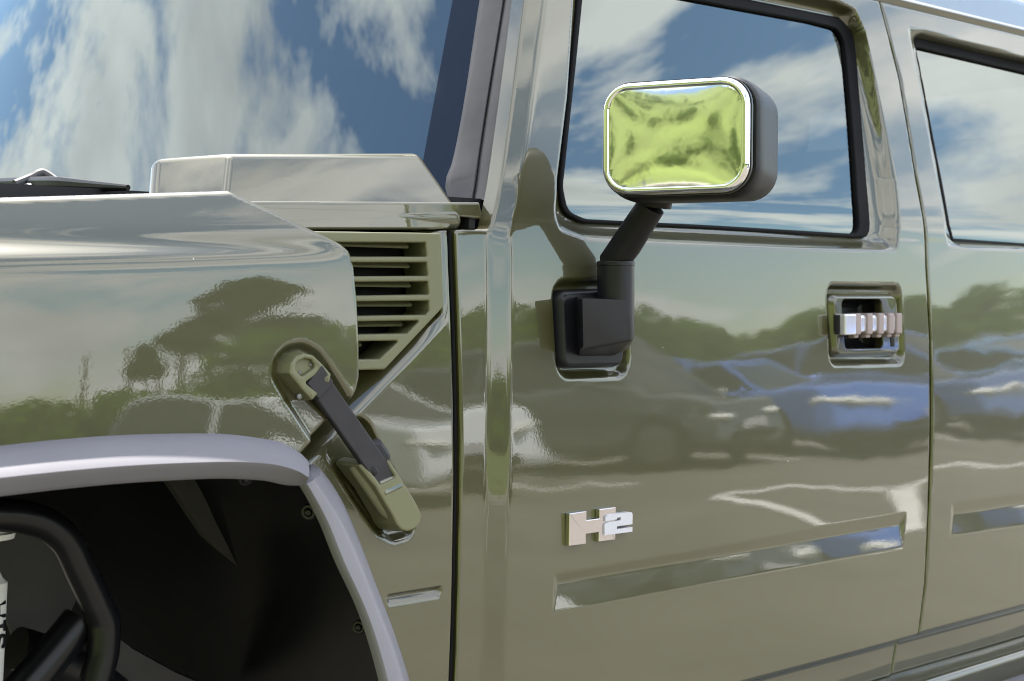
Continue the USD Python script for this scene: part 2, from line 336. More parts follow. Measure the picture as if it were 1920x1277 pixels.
MR = roundp(outline([(1032, 522), (1182, 520), (1183, 710), (1044, 713)], y_base), 0.024)           # mirror foot recess
GR1 = dict(top=[(1040, 1077), (1699, 962)], valley=[(1050, 1093), (1690, 983)], bottom=[(1036, 1149), (1693, 1026)], D=0.0042)
GR2 = dict(top=[(1785, 944), (2250, 872)], valley=[(1783, 963), (2250, 893)], bottom=[(1782, 1007), (2250, 934)], D=0.0040)
def y_front(x, z):
    return (y_base(x, z) + step(x, z) + sill(x, z) + reveal(x, z, O1, H1, 0.027) + dish(x, z, HR, 0.012, 0.011) + dish(x, z, MR, 0.012, 0.011) + groove(x, z, **GR1)
            + 0.0012 * np.sin(9.5 * x + 0.6) * np.sin(8.0 * z - 1.2) * (z < 1.4))
def y_rear(x, z): return y_base(x, z) + sill(x, z) + reveal(x, z, O2, H2, 0.024) + groove(x, z, **GR2) + 0.0012 * np.sin(8.0 * x) * np.sin(8.0 * z - 1.2) * (z < 1.4)
GAPR = [(1604, -140), (1630, -70), (1650, 0), (1688, 150), (1718, 330), (1738, 500), (1745, 640), (1746, 800), (1742, 960), (1736, 1090), (1724, 1186), (1712, 1211), (1701, 1275)]
GAPF = [(847, 432), (849, 500), (853, 600), (857, 760), (857, 900), (855, 1010), (851, 1190), (848, 1277), (846, 1330), (842, 1480)]
rg = outline(GAPR, y_base); fg = np.array([pe(*q_) for q_ in GAPF])
ZD = float(pt(1701, 1273)[2]); ZTOP = float(pt(1815, 32)[2]) - 0.010
a0 = pe(916, 424); t0, t1 = pe(979, 0), pe(931, 330); topx = [t0, t0 + 0.25 * (t0 - t1), t0 + 0.8 * (t0 - t1)]
door_poly = np.vstack([fg + [0.0032, 0], [[fg[-1, 0], ZD]], [[rg[-1, 0] - 0.0024, ZD]], rg[::-1] - [0.0024, 0], topx[::-1], [a0 + [0, 0.0]], [pe(912, 431)], [pe(868, 430)], [pe(858, 431)]])
door_poly = np.array(Polygon(door_poly).buffer(0).buffer(-0.004, quad_segs=4).buffer(0.004, quad_segs=4).exterior.coords)[:-1]
HOg = offset_ring(HO, 0.002)
fd = panel('front_door', car, 'gloss_olive_paint', fg[:, 0].min() - 0.02, rg[:, 0].max() + 0.01, ZD - 0.02, ZTOP + 0.01, 0.0025, y_front,
           lambda x, z: np.maximum.reduce([z - ZTOP, sdf(x, z, door_poly), -sdf(x, z, H1), -sdf(x, z, HOg)]), edge_r=0.0035, lip=0.02)
rear_x1 = 3.35
rd_poly = np.vstack([rg + [0.0024, 0], [[rg[-1, 0], ZD]], [[rear_x1, ZD], [rear_x1, 1.85]]])
rd = panel('rear_door', car, 'gloss_olive_paint', rg[:, 0].min() - 0.01, rear_x1 - 0.01, ZD - 0.02, ZTOP + 0.01, 0.004, y_rear,
           lambda x, z: np.maximum(z - ZTOP, np.maximum(sdf(x, z, rd_poly), -sdf(x, z, H2))), edge_r=0.004, lip=0.02)
# glazing and seals
def ring_mask(a, b): return lambda x, z: np.maximum(sdf(x, z, a), -sdf(x, z, b))
for O, H, G, x1 in ((O1, H1, G1, rg[:, 0].max()), (O2, H2, G2, 3.4)):
    w = sub('side_window', car)
    Hg = offset_ring(H, 0.004); x0 = H[:, 0].min() - 0.012; z0, z1 = H[:, 1].min() - 0.012, min(H[:, 1].max() + 0.012, 1.83)
    x1 = min(H[:, 0].max() + 0.012, x1)
    panel('window_seal', w, 'rubber', x0, x1, z0, z1, 0.0025, FLAT(0.0225), ring_mask(Hg, G), edge_r=0.0025, lip=0.012)
    panel('window_pane', w, 'tinted_glass', x0, x1, z0, z1, 0.008, FLAT(0.029), lambda x, z: sdf(x, z, Hg), edge_r=0, lip=0)
# door gaps: dark jambs and a rubber seal in the front gap
for line, z_hi in ((fg, 9), (rg, 9)):
    c = spline([(x, 0, z) for x, z in line], 90); c = c[c[:, 2] < ZTOP + 0.004]; yy = y_base(c[:, 0], c[:, 2]) + sill(c[:, 0], c[:, 2]) + (step(c[:, 0], c[:, 2]) if line is fg else 0)
    rows = [np.c_[c[:, 0] + d, yy + e, c[:, 2]] for d, e in ((-0.012, 0.019), (0.0, 0.0175), (0.012, 0.019))]
    obj('door_jamb', ruled(rows), 'dark_void', car)
    if line is fg: obj('door_seal', tube(np.c_[c[:, 0] - 0.0007, yy + 0.0062, c[:, 2]], 0.0026, 10, 0), 'rubber', car)

# ---- cowl side panel behind the hood, with the diagonal step, latch recess and slot
DA, DB = _e(0.022)(842, 592), _e(0.022)(575, 868)
xg = fg[:, 0]
LR2 = roundp(outline([(606, 850), (660, 938), (706, 1004), (738, 1021), (772, 1010), (782, 985), (742, 890), (696, 792), (676, 776), (650, 786)], FLAT(0.012)), 0.012)
SLOT = dict(top=[(723, 1117), (826, 1101)], valley=[(723, 1120), (826, 1104)], bottom=[(727, 1136), (822, 1120)], D=0.007, end=0.003, d=0.014)
VO = [(560, 433), (827, 437), (832, 575), (722, 692), (560, 697)]
def y_cowl(x, z):
    d = dline(x, z, DB, DA); s = sstep(d / 0.034) * sstep((fg[0, 0] - 0.006 - x) / 0.06)
    return y_base(x, z) + 0.013 + 0.034 * s + dish(x, z, LR2, 0.012, 0.010) + groove(x, z, **SLOT) + 0.001 * np.sin(9 * x) * np.sin(8 * z)
vent_in = outline([(600, 449), (806, 451), (811, 588), (712, 680), (600, 681)], FLAT(0.03))
cw_poly = np.vstack([fg - [0.0032, 0], [[fg[-1, 0], 0.62]], [pe(790, 1420)], [pe(758, 1285)], [pe(733, 1203)], [pe(703, 1122)], [pe(664, 1024)], [pe(637, 968)], [pe(592, 896)], [pt(545, 870)[[0, 2]]], [pt(545, 435)[[0, 2]]], [pt(700, 435)[[0, 2]]]])
panel('fender_panel', car, 'gloss_olive_paint', pt(540, 700)[0], fg[:, 0].max() + 0.02, 0.63, pt(700, 425)[2] + 0.02, 0.0025, y_cowl,
      lambda x, z: np.maximum(sdf(x, z, cw_poly), -sdf(x, z, vent_in)), edge_r=0.0035, lip=0.03)

# ---- air vent: frame with six openings, louvers behind
vent = sub('air_vent', car)
yv = float(y_base(0, pt(830, 520)[2])) + 0.0085          # face of the frame, nearly flush with the panel edge
vout = roundp(outline([(560, 433), (827, 437), (833, 575), (722, 693), (560, 697)], yv), 0.003)
ops = [[(600, 454), (799, 455), (801, 481), (600, 481)], [(600, 492), (801, 492), (803, 517), (600, 518)], [(600, 529), (803, 528), (805, 552), (600, 555)],
       [(600, 566), (805, 564), (805, 583), (799, 590), (600, 593)], [(600, 604), (788, 601), (764, 625), (600, 628)], [(600, 641), (749, 639), (712, 673), (600, 675)]]
holes = [roundp(outline(o, yv), 0.0012) for o in ops]
fr_ = loft(vout, [(0, -0.040), (0, -0.014)] + bevp(0.0, 0.0022, base=-0.012)[1:], holes, top=True)
obj('vent_frame', on_side(fr_, yv), 'satin_olive_paint', vent)
for o, h in zip(ops, holes):
    x0, z1 = h[:, 0].min(), h[:, 1].max(); z0 = h[:, 1].min(); xr = at(*o[1], yv)[0] - 0.012 if o is not ops[5] else at(722, 655, yv)[0] - 0.02
    q = trimesh.creation.box(extents=(xr - x0, 0.003, 0.007)); q.apply_transform(trimesh.transformations.rotation_matrix(math.radians(-48), (1, 0, 0)))
    q.apply_translation(((x0 + xr) / 2, yv + 0.019, z1 - 0.0030)); obj('louver', q, 'satin_olive_paint', vent)
obj('vent_backing', box(at(600, 600, yv)[0], at(815, 600, yv)[0] + 0.015, yv + 0.048, yv + 0.053, at(700, 697, yv)[2] - 0.01, at(700, 437, yv)[2] + 0.01), 'dark_void', vent)
for k, (u, v) in enumerate(((690, 470), (765, 503), (705, 541), (740, 580))): pass

# ---- hood: side, shoulder ledge, slanted shoulder face and the top
HZ = float(at(640, 478, -0.03)[2]); HX = float(at(655, 478, -0.03)[0])
HREC = roundp(outline([(508, 705), (514, 670), (540, 644), (575, 637), (606, 655), (640, 705), (700, 800), (650, 930), (585, 835), (535, 755)], -0.03), 0.018)
arch = spline([at(u, v, -0.04)[[0, 2]] for u, v in ((-420, 960), (-200, 885), (0, 845), (200, 825), (400, 820), (520, 832), (580, 866))], 40)
def y_hood(x, z):
    t = np.clip((HX - x) / 0.62, 0, 1.4); zs = HZ - 0.012 * t + 0.004; w = 0.031 * t ** 0.8
    y = -0.036 + np.where(z > 1.19, (z - 0.93) ** 2 / 12.4, 0.26 ** 2 / 12.4 + 0.0419 * (z - 1.19)) + 0.05 * sstep((x - HX + 0.05) / 0.35) * 0
    y = y + w / (1 + np.exp(-np.clip((z - zs) / (0.0028 + 0.0030 * t), -40, 40)))
    y = y + 0.56 * softplus(z - zs - 0.012, 0.006)
    y = y + dish(x, z, HREC, 0.009, 0.010)
    return y + 0.010 * sstep((x - (HX - 0.02)) / 0.04) ** 2 * 0 + 0.0008 * np.sin(11 * x) * np.sin(9 * z)
hp = outline([(432, 358), (640, 457), (658, 472), (666, 500), (672, 560), (676, 640), (676, 708), (671, 730), (655, 752), (565, 852), (520, 900)], y_hood)
hl = outline([(432, 358), (0, 371)], y_hood); sl = (hl[1, 1] - hl[0, 1]) / (hl[1, 0] - hl[0, 0])
x_front = -0.55
hood_poly = np.vstack([hp, [[x_front, 0.95]], [[x_front, hl[0, 1] + sl * (x_front - hl[0, 0])]]])
hood_poly = np.array(Polygon(hood_poly).buffer(0).buffer(-0.008, quad_segs=5).buffer(0.008, quad_segs=5).exterior.coords)[:-1]
arch_poly = np.vstack([arch - [0, 0.02], [[arch[-1, 0], 0.7]], [[arch[0, 0], 0.7]]])
hood = panel('hood', car, 'gloss_olive_paint', x_front - 0.01, hp[:, 0].max() + 0.01, 0.98, hood_poly[:, 1].max() + 0.01, 0.0027, y_hood,
             lambda x, z: np.maximum(sdf(x, z, hood_poly), -sdf(x, z, arch_poly)), edge_r=0.005, lip=0.03)
ht = on(432, 358, y_hood)
zt = lambda x: ht[2] + sl * (x - ht[0]) - 0.006
top = ruled([np.array([[x, y, zt(x) + 0.03 * math.sin(math.pi * (y - 0.03) / 1.96) * 0 - 0.004 * (k == 0)] for x in np.linspace(x_front, ht[0] + 0.02, 12)]) for k, y in enumerate(np.linspace(ht[1] + 0.004, 1.95, 14))])
obj('hood_top', top, 'gloss_olive_paint', hood)

# ---- raised cowl cover on top, its lower strip with the lip over the door
cov = sub('cowl_cover', car)
yc = 0.030
ys = yc + 0.010
A_ = at(851, 372, ys); B_ = at(425, 372, ys); k = 0.067; C_ = B_ + [-k * 0.72, k * 0.78, 0]; A2 = at(804, 288, ys + 0.024)
def hit(u, v, a, b, c): n = np.cross(b - a, c - a); d = ray(u, v); return CAM + d * (((a - CAM) @ n) / (d @ n))
B2 = hit(432, 286, A_, B_, A2); C2 = hit(300, 294, B_, C_, B2)
zl = at(600, 378, yc)[2]; r_ = 0.0145
low = [A_, B_, C_, C_ + [0.30, 0.35, 0], A_ + [0, 0.35, 0]]; hi = [A2, B2, C2, C2 + [0.28, 0.3, -0.01], A2 + [0, 0.3, -0.01]]
pts_ = [(lambda w: np.array([w[0] + dx * r_, w[1] + r_, w[2]]))(p + (p - h_) * (p[2] - zl + 0.012) / (h_[2] - p[2])) for p, h_, dx in zip(low, hi, (-1, 0.4, 1, 1, -1))] + [np.array([p[0] + dx * r_, p[1] + r_, p[2] - r_]) for p, dx in zip(hi, (-1, 0.4, 1, 1, -1))]
obj('raised_cover', tm(ball_hull(pts_, r_, 24)), 'gloss_olive_paint', cov, smooth=30)
strip = outline([(240, 377), (600, 377), (904, 379), (906, 402), (902, 411), (868, 407), (856, 410), (842, 428), (836, 431), (600, 431), (240, 431)], yc)
st_ = on_side(loft(roundp(strip, 0.0025), [(0, -0.05)] + bevp(0.0, 0.003, base=-0.05)[1:]), yc); st_.vertices[:, 1] += 0.13 * (st_.vertices[:, 2] - st_.vertices[:, 2].min()) - 0.003
obj('cover_strip', st_, 'gloss_olive_paint', cov)
obj('cowl_gap', box(at(240, 400, 0.07)[0], at(846, 400, 0.07)[0], 0.062, 0.066, at(600, 450, 0.07)[2], at(600, 395, 0.07)[2]), 'dark_void', cov)
# dark well and hinge end under the lip
obj('cowl_drain', box(at(846, 400, 0.06)[0] - 0.01, at(920, 400, 0.06)[0] + 0.03, 0.055, 0.12, at(880, 440, 0.06)[2] - 0.02, at(880, 372, 0.06)[2]), 'black_plastic', cov)
obj('drain_post', box(at(884, 400, 0.03)[0], at(895, 400, 0.03)[0], 0.034, 0.05, at(880, 428, 0.03)[2], at(880, 398, 0.03)[2]), 'dark_void', cov)

# ---- windscreen, pillar trim, header, roof
WX = lambda z: 1.315 + 0.42 * (z - 1.428)
def ws(s, z):
    """windscreen point: s = 0 at the near pillar, 1 at the far one"""
    y0 = 0.105 + 0.22 * (z - 1.42); y1 = 1.97 - y0; y = y0 + (y1 - y0) * s
    return np.array([WX(z) - 0.085 * (1 - (2 * s - 1) ** 2), y, z])
scr = sub('windscreen', car)
obj('screen_pane', ruled([np.array([ws(s, z) for s in np.linspace(0, 1, 60)]) for z in np.linspace(1.36, 1.925, 24)], True), 'windscreen_glass', scr, smooth=True)
def fr_band(s0, s1, z0, z1): return ruled([np.array([ws(s, z) + [-0.0012, -0.0003, 0.0006] for s in np.linspace(s0, s1, 30)]) for z in np.linspace(z0, z1, 12)], True)
obj('screen_border', fr_band(0.0, 0.031, 1.37, 1.925), 'frit_black', scr, smooth=True)
lean = lambda v: 0.22 * max(0, (at(900, v, 0.08)[2] - 1.42))
def trim_strip(L_, R_, yl, yr):
    a = spline([at(u, v, yl + lean(v)) for u, v in L_], 24); b = spline([at(u, v, yr + lean(v)) for u, v in R_], 24)
    n = np.array([-0.5, -0.82, 0.1]) * 0.004; inn = np.array([0.4, 0.9, 0]) * 0.05
    rows = [a + inn, a, a * 0.93 + b * 0.07 + n, a * 0.5 + b * 0.5 + n * 1.5, a * 0.07 + b * 0.93 + n, b, b + inn]
    return ruled(rows)
pil = sub('pillar_trim', car)
obj('trim_strip', trim_strip([(843, 374), (841, 352), (853, 300), (905, 0), (922, -100)], [(886, 375), (891, 345), (897, 300), (944, 0), (960, -100)], 0.105, 0.070), 'pillar_plastic', pil, smooth=40)
obj('trim_strip', trim_strip([(888, 376), (893, 345), (899, 300), (946, 0), (962, -100)], [(916, 377), (921, 345), (928, 290), (971, 0), (986, -100)], 0.070, 0.045), 'pillar_plastic', pil, smooth=40)
obj('pillar_seal', tube([at(u, v, 0.055 + lean(v)) for u, v in ((918, 410), (921, 345), (929, 290), (974, 0), (989, -100))], 0.010, 12), 'rubber', car)
hz = 1.925
hd = np.array([ws(s, hz) for s in np.linspace(0, 1, 30)])
obj('windscreen_header', ruled([hd + [0.0, 0, -0.012], hd + [-0.012, 0, -0.008], hd + [-0.014, 0, 0.012], hd + [0.03, 0, 0.032], hd + [0.2, 0, 0.04]]), 'pillar_plastic', car, smooth=40)
obj('far_pillar', tube([ws(1.0, z) + [-0.012, 0.0, 0] for z in np.linspace(1.4, hz, 8)], 0.035, 14, 0), 'pillar_plastic', car)
# roof: drip rail, roof side and roof skin as one bent sheet
zr = float(pt(1815, 32)[2]); yr = float(y_base(np.array([2.4]), np.array([zr]))[0])
rows = []
for dy, dz in ((0.012, -0.03), (0.0, -0.004), (-0.003, 0.0), (0.001, 0.005), (0.012, 0.010), (0.05, 0.062), (0.085, 0.098), (0.14, 0.118), (0.3, 0.128), (0.6, 0.135), (0.985 - yr, 0.14)):
    rows.append(np.array([[x, yr + dy, zr + dz] for x in np.linspace(1.5, 4.4, 30)]))
far = [r * [1, -1, 1] + [0, 1.97, 0] for r in rows[::-1]]
obj('roof', ruled(rows + far[1:]), 'gloss_olive_paint', car, smooth=50)
# rest of the shell behind the frame: rear quarter, tail, far side, floor, inside
qx = np.linspace(rear_x1 + 0.004, 4.4, 12); qz = np.r_[np.linspace(0.72, ZB, 10), np.linspace(ZB + 0.03, zr, 8)]
obj('rear_quarter', ruled([np.array([[x, float(y_base(x, z)), z] for x in qx]) for z in qz]), 'gloss_olive_paint', car, smooth=40)
obj('tail_panel', ruled([np.array([[4.4, y, z] for y in np.linspace(float(y_base(0, z)), 1.97 - float(y_base(0, z)), 4)]) for z in qz]), 'gloss_olive_paint', car)
fz = lambda z0, z1, n: [np.array([[x, 1.97 - float(y_base(x, z)), z] for x in np.linspace(1.2 + 0.42 * max(0, z - 1.43), 4.4, 12)]) for z in np.linspace(z0, z1, n)]
obj('far_side', ruled(fz(0.72, ZB, 6)), 'gloss_olive_paint', car); obj('far_windows', ruled(fz(ZB + 0.002, zr, 6), True), 'tinted_glass', car)
obj('cabin_lining', cat(box(1.42, 4.3, 0.16, 0.165, 0.72, 1.40), box(1.42, 4.3, 1.80, 1.805, 0.72, 1.40), box(1.3, 4.3, 0.1, 1.87, 0.70, 0.72)), 'interior_dark', car)
dash = obj('dashboard', box(1.22, 1.62, 0.14, 1.83, 1.15, 1.395, 0.03), 'interior_dark', car)
for yy in (0.3, 1.15): obj('front_seat', cat(box(2.0, 2.5, yy, yy + 0.5, 0.9, 1.08, 0.05), box(2.4, 2.55, yy, yy + 0.5, 1.0, 1.55, 0.05), box(2.44, 2.54, yy + 0.12, yy + 0.38, 1.56, 1.74, 0.045)), 'interior_dark', car)
# sill and step below the doors
def sill_bar(prof, m, name, x0=1.25, x1=4.0):
    obj(name, ruled([np.array([[x, y, z] for x in np.linspace(x0, x1, 24)]) for y, z in prof]), m, car, smooth=50)
sill_bar([(0.06, ZD + 0.01), (0.022, ZD - 0.006), (0.006, ZD - 0.010), (-0.002, ZD - 0.016), (-0.003, ZD - 0.024), (0.006, ZD - 0.040), (0.012, ZD - 0.075), (0.05, ZD - 0.12)], 'gloss_olive_paint', 'rocker_sill')
sb = ZD - 0.055
obj('side_step', ruled([np.array([[x, y, z] for x in np.linspace(1.35, 3.2, 24)]) for y, z in ((0.02, sb), (-0.08, sb + 0.001), (-0.125, sb - 0.004), (-0.135, sb - 0.015), (-0.13, sb - 0.05), (0.02, sb - 0.06))]), 'grey_plastic', car, smooth=50)

# ---- wheel arch: flares, liner, bolts, suspension
def px_rows(curves, n=60, ext=None):
    return [spline([at(u, v, y) for u, v, in c], n) for c, y in curves]
top_c = [(-520, 1010), (-300, 915), (-150, 872), (0, 845), (200, 825), (400, 819), (520, 831), (562, 853), (577, 868)]
mid_c = [(-520, 1060), (-300, 968), (-150, 925), (0, 898), (200, 878), (400, 868), (500, 871), (555, 884), (577, 897)]
bot_c = [(-520, 1095), (-300, 1000), (-150, 955), (0, 929), (200, 907), (380, 896), (500, 899), (545, 908), (570, 908)]
T_, Mi, Bo = px_rows([(top_c, -0.048), (mid_c, -0.098), (bot_c, -0.068)])
e = lambda c, d: c + np.array(d)
rows = [e(T_, (0, 0.03, 0.004)), T_, T_ * 0.9 + Mi * 0.1 + [0, 0, 0.004], T_ * 0.5 + Mi * 0.5 + [0, -0.002, 0.007], T_ * 0.18 + Mi * 0.82 + [0, -0.003, 0.005], Mi + [0, -0.001, 0.001], Mi * 0.8 + Bo * 0.2 + [0, -0.002, 0], Mi * 0.15 + Bo * 0.85 + [0, -0.001, 0], Bo + [0, 0.004, -0.0015], Bo + [0, 0.012, -0.001], Bo + [0, 0.09, 0.004]]
fl = ruled(rows)
endv = [r[-1] for r in rows]; c_ = np.mean(endv, 0); n0 = len(fl.vertices)
Fc = [(n0 + i, n0 + i + 1, n0 + len(endv)) for i in range(len(endv) - 1)]
fl = trimesh.Trimesh(np.vstack([fl.vertices, endv, c_ + [0.004, 0.0, 0]]), np.vstack([fl.faces, Fc]), process=False)
flare = sub('fender_flare', car)
obj('upper_flare', fl, 'grey_plastic', flare, smooth=40)
out_c = [(598, 876), (640, 936), (662, 984), (708, 1104), (739, 1186), (768, 1277), (800, 1400)]
rid_c = [(588, 898), (634, 968), (660, 1022), (700, 1120), (730, 1200), (752, 1277), (784, 1400)]
inn_c = [(573, 908), (612, 980), (640, 1050), (684, 1146), (706, 1210), (724, 1277), (752, 1400)]
Ou, Ri, In = px_rows([(out_c, 0.004), (rid_c, -0.034), (inn_c, -0.036)], 40)
rows = [Ou + [0.004, 0.02, 0.003], Ou, Ou * 0.3 + Ri * 0.7 + [0.003, -0.004, 0], Ri + [0, -0.001, 0], Ri * 0.7 + In * 0.3 + [0, -0.0025, 0], Ri * 0.1 + In * 0.9 + [0, -0.001, 0], In + [-0.001, 0.004, 0], In + [0.002, 0.016, 0]]
f2 = ruled(rows, True); st = [r[0] for r in rows]; n0 = len(f2.vertices)
f2 = trimesh.Trimesh(np.vstack([f2.vertices, st, np.mean(st, 0) + [0, 0, 0.006]]), np.vstack([f2.faces, [(n0 + i + 1, n0 + i, n0 + len(st)) for i in range(len(st) - 1)]]), process=False)
obj('rear_flare', f2, 'grey_plastic', flare, smooth=40)
well = sub('wheel_arch_liner', car)
lin_c = [(-520, 1100), (-300, 985), (-150, 938), (0, 915), (200, 897), (380, 888), (500, 890), (570, 903), (618, 965), (655, 1046), (700, 1146), (740, 1275), (774, 1410), (820, 1600)]
Lc = spline([at(u, v, 0.0) for u, v in lin_c], 90)
sh = np.array([0.0, 0, 0])
rows = [Lc + [0.003, -0.004, 0.0], Lc + [0.004, 0.0, 0.002], Lc + [0.006, 0.03, 0.004], Lc + [0.012, 0.06, 0.010], Lc + [0.016, 0.2, 0.012], Lc + [0.012, 0.36, 0.008], Lc + [-0.03, 0.47, -0.02], Lc + [-0.10, 0.53, -0.06]]
obj('liner_shell', ruled(rows), 'liner_plastic', well, smooth=40)
ctr = Lc.mean(0) + [0, 0.56, -0.2]
inner = np.vstack([rows[-1], ctr]); n0 = len(inner) - 1
obj('inner_wall', trimesh.Trimesh(inner, [(i, i + 1, n0) for i in range(n0 - 1)], process=False), 'liner_plastic', well)
# added panels in a lighter colour, shaped as patches of light on the liner
def well_lit_patch(pts, ys):
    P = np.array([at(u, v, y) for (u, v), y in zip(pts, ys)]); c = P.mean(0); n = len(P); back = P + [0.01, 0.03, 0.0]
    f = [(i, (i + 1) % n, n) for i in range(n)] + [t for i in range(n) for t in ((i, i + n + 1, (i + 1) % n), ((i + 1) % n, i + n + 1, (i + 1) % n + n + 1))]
    m = trimesh.Trimesh(np.vstack([P, c, back]), f, process=False); obj('lit_patch', m, 'lit_liner_tone', well, smooth=50)
well_lit_patch([(300, 880), (452, 880), (470, 960), (500, 1060), (556, 1156), (470, 1084), (388, 1010)], [0.27] * 7)
well_lit_patch([(-60, 985), (118, 985), (150, 1110), (92, 1235), (44, 1240), (20, 1180), (-20, 1100)], [0.40] * 7)
well_lit_patch([(200, 1180), (250, 1218), (330, 1262), (420, 1300), (330, 1360), (200, 1330)], [0.33] * 6)
def bolt(u, v, y, nrm, r, name='liner_clip', m='black_plastic'):
    p = at(u, v, y); n = np.array(nrm, float); n /= np.linalg.norm(n); a = np.cross(n, [0, 0, 1]); a /= np.linalg.norm(a); b = np.cross(n, a)
    t = np.linspace(0, 2 * math.pi, 20, endpoint=False); c = np.c_[np.cos(t), np.sin(t)] * r
    mm = loft(c, [(0, -0.004), (0, 0.001), (-r * 0.12, 0.002), (-r * 0.42, 0.002), (-r * 0.5, 0.0006), (-r * 0.6, 0.0035), (-r * 0.75, 0.004)])
    obj(name, place(mm, p, a, b, n), m, well)
bolt(579, 960, 0.0, (-0.8, -0.5, -0.1), 0.0085); bolt(673, 1176, 0.0, (-0.85, -0.5, 0), 0.0075); bolt(95, 1084, 0.42, (-0.3, -1, -0.2), 0.0105); bolt(460, 899, 0.0, (-0.3, -0.8, -0.5), 0.007)
arm_ = sub('suspension', car)
ya = 0.20
obj('control_tube', tube([at(u, v, ya) for u, v in ((-160, 985), (-60, 966), (20, 966), (75, 978), (122, 1012), (152, 1070), (180, 1130), (196, 1175), (194, 1215), (178, 1280), (160, 1360))], 0.0175, 24, 120), 'gloss_black', arm_)
obj('lower_link', tube([at(150, 1165, ya + 0.03), at(70, 1262, ya + 0.03), at(10, 1330, ya + 0.03)], 0.021, 20, 12), 'gloss_black', arm_)
obj('lower_link', tube([at(30, 1215, ya + 0.1), at(150, 1262, ya + 0.1), at(240, 1330, ya + 0.1)], 0.024, 16, 12), 'black_plastic', arm_)
sh_ = sub('shock_absorber', car)
s0, s1 = at(-24, 1085, ya + 0.03), at(-34, 1300, ya + 0.03)
obj('shock_body', tube(np.array([s0 + [0, 0, 0.03], s0 + [0, 0, 0.012], s0, s0 * 0.97 + s1 * 0.03, s1]), np.array([0.008, 0.010, 0.016, 0.0205, 0.0205]), 28, 0), 'white_metal', sh_)
cp = at(-15, 992, ya + 0.02)
obj('bump_stop', tube(np.array([cp + [0, 0, d] for d in (-0.012, -0.010, -0.004, -0.003, 0.002, 0.003, 0.007, 0.008)]), np.array([0.012, 0.022, 0.024, 0.018, 0.018, 0.022, 0.020, 0.006]), 24, 0), 'white_metal', sh_)
tx = meshkit.text_mesh('HIS', 0.021, 0.0008, True); tv = tx.vertices.copy(); cx = np.array([tv[:, 0].mean(), tv[:, 1].mean()])
px, py_ = tv[:, 1] - cx[1], -(tv[:, 0] - cx[0])                  # turned upright along the tube
dirv = CAM - s0; base_a = math.atan2(dirv[1], dirv[0]) + 0.62
ang = base_a + px / 0.0205; rad = 0.0206 + tv[:, 2]
mid_ = s0 * 0.5 + s1 * 0.5
tx.vertices = np.c_[mid_[0] + 0.002 + np.cos(ang) * rad, mid_[1] + np.sin(ang) * rad, mid_[2] + py_ + 0.004]
obj('shock_lettering', tx, 'gloss_black', sh_)

# ---- hood latch
lat = sub('hood_latch', car)
yh = float(y_hood(np.array([at(575, 705, -0.02)[0]]), np.array([at(575, 705, -0.02)[2]]))[0])
yt = yh - 0.020
ub = roundp(outline([(586, 751), (565, 728), (543, 700), (546, 681), (556, 668), (571, 662), (588, 666), (606, 683), (622, 702), (618, 719), (609, 716), (601, 699), (573, 717), (598, 738)], yt), 0.0018)
dh = roundp(outline([(554, 691), (558, 679), (572, 672), (586, 675), (593, 688), (567, 706)], yt), 0.003)
obj('upper_bracket', on_side(loft(ub, [(0.0015, -0.021), (0.001, -0.01)] + [(0, -0.0045)] + bevp(0.0, 0.0025, base=-0.02)[1:], [dh]), yt), 'satin_olive_paint', lat)
obj('bracket_plate', on_side(loft(offset_ring(dh, 0.003), [(0, -0.008), (0, -0.005)]), yt), 'satin_olive_paint', lat)
def dot(u, v, y, r, m, name, parent):
    c = at(u, v, y); t = np.linspace(0, 2 * math.pi, 16, endpoint=False)
    obj(name, place(loft(np.c_[np.cos(t), np.sin(t)] * r, [(0, -0.003), (0, 0.0006), (-r * 0.35, 0.0012)]), c, (1, 0, 0), (0, 0, 1), (0, -1, 0)), m, parent)
dot(582, 684, yt + 0.005, 0.0022, 'steel', 'screw', lat); dot(562, 699, yt + 0.005, 0.0022, 'steel', 'screw', lat)
pl = at(560, 745, yh - 0.008); dot(561, 744, yh - 0.017, 0.003, 'steel', 'screw', lat)
y1 = 0.0; yl_floor = float(y_cowl(np.array([at(720, 920, 0.02)[0]]), np.array([at(720, 920, 0.02)[2]]))[0]); ylt = yl_floor - 0.040
sA = [at(577, 714, yt + 0.002), at(604, 697, yt + 0.002)]; sB = [at(717, 911, ylt + 0.004), at(740, 895, ylt + 0.004)]
dirw = (sB[0] + sB[1] - sA[0] - sA[1]); dirw /= np.linalg.norm(dirw); acr = (sA[1] - sA[0]) * 0.94; acr2 = acr - dirw * (acr @ dirw); wv = acr2 / np.linalg.norm(acr2); hw = 0.0108
ca, cb = (sA[0] + sA[1]) / 2, (sB[0] + sB[1]) / 2; nrm = np.cross(dirw, wv); nrm *= -np.sign(nrm[1]) if nrm[1] > 0 else 1
obj('rubber_strap', tm(ball_hull([c + s * wv * hw - nrm * q for c in (ca, cb) for s in (-1, 1) for q in (0.002, 0.007)], 0.0022, 12)), 'strap_rubber', lat)
obj('strap_end', tm(ball_hull([c + s * wv * (hw + 0.0002) + nrm * q for c in (ca - dirw * 0.001, ca + dirw * 0.02) for s in (-1, 1) for q in (0.0012, -0.006)], 0.0018, 12)), 'strap_rubber', lat)
lb = roundp(outline([(672, 872), (687, 864), (697, 884), (714, 908), (742, 895), (723, 864), (714, 846), (727, 858), (747, 888), (776, 934), (786, 952), (791, 966), (789, 979), (783, 988), (774, 994), (763, 997), (752, 993), (744, 983), (737, 968), (706, 915), (688, 893)], ylt), 0.002)
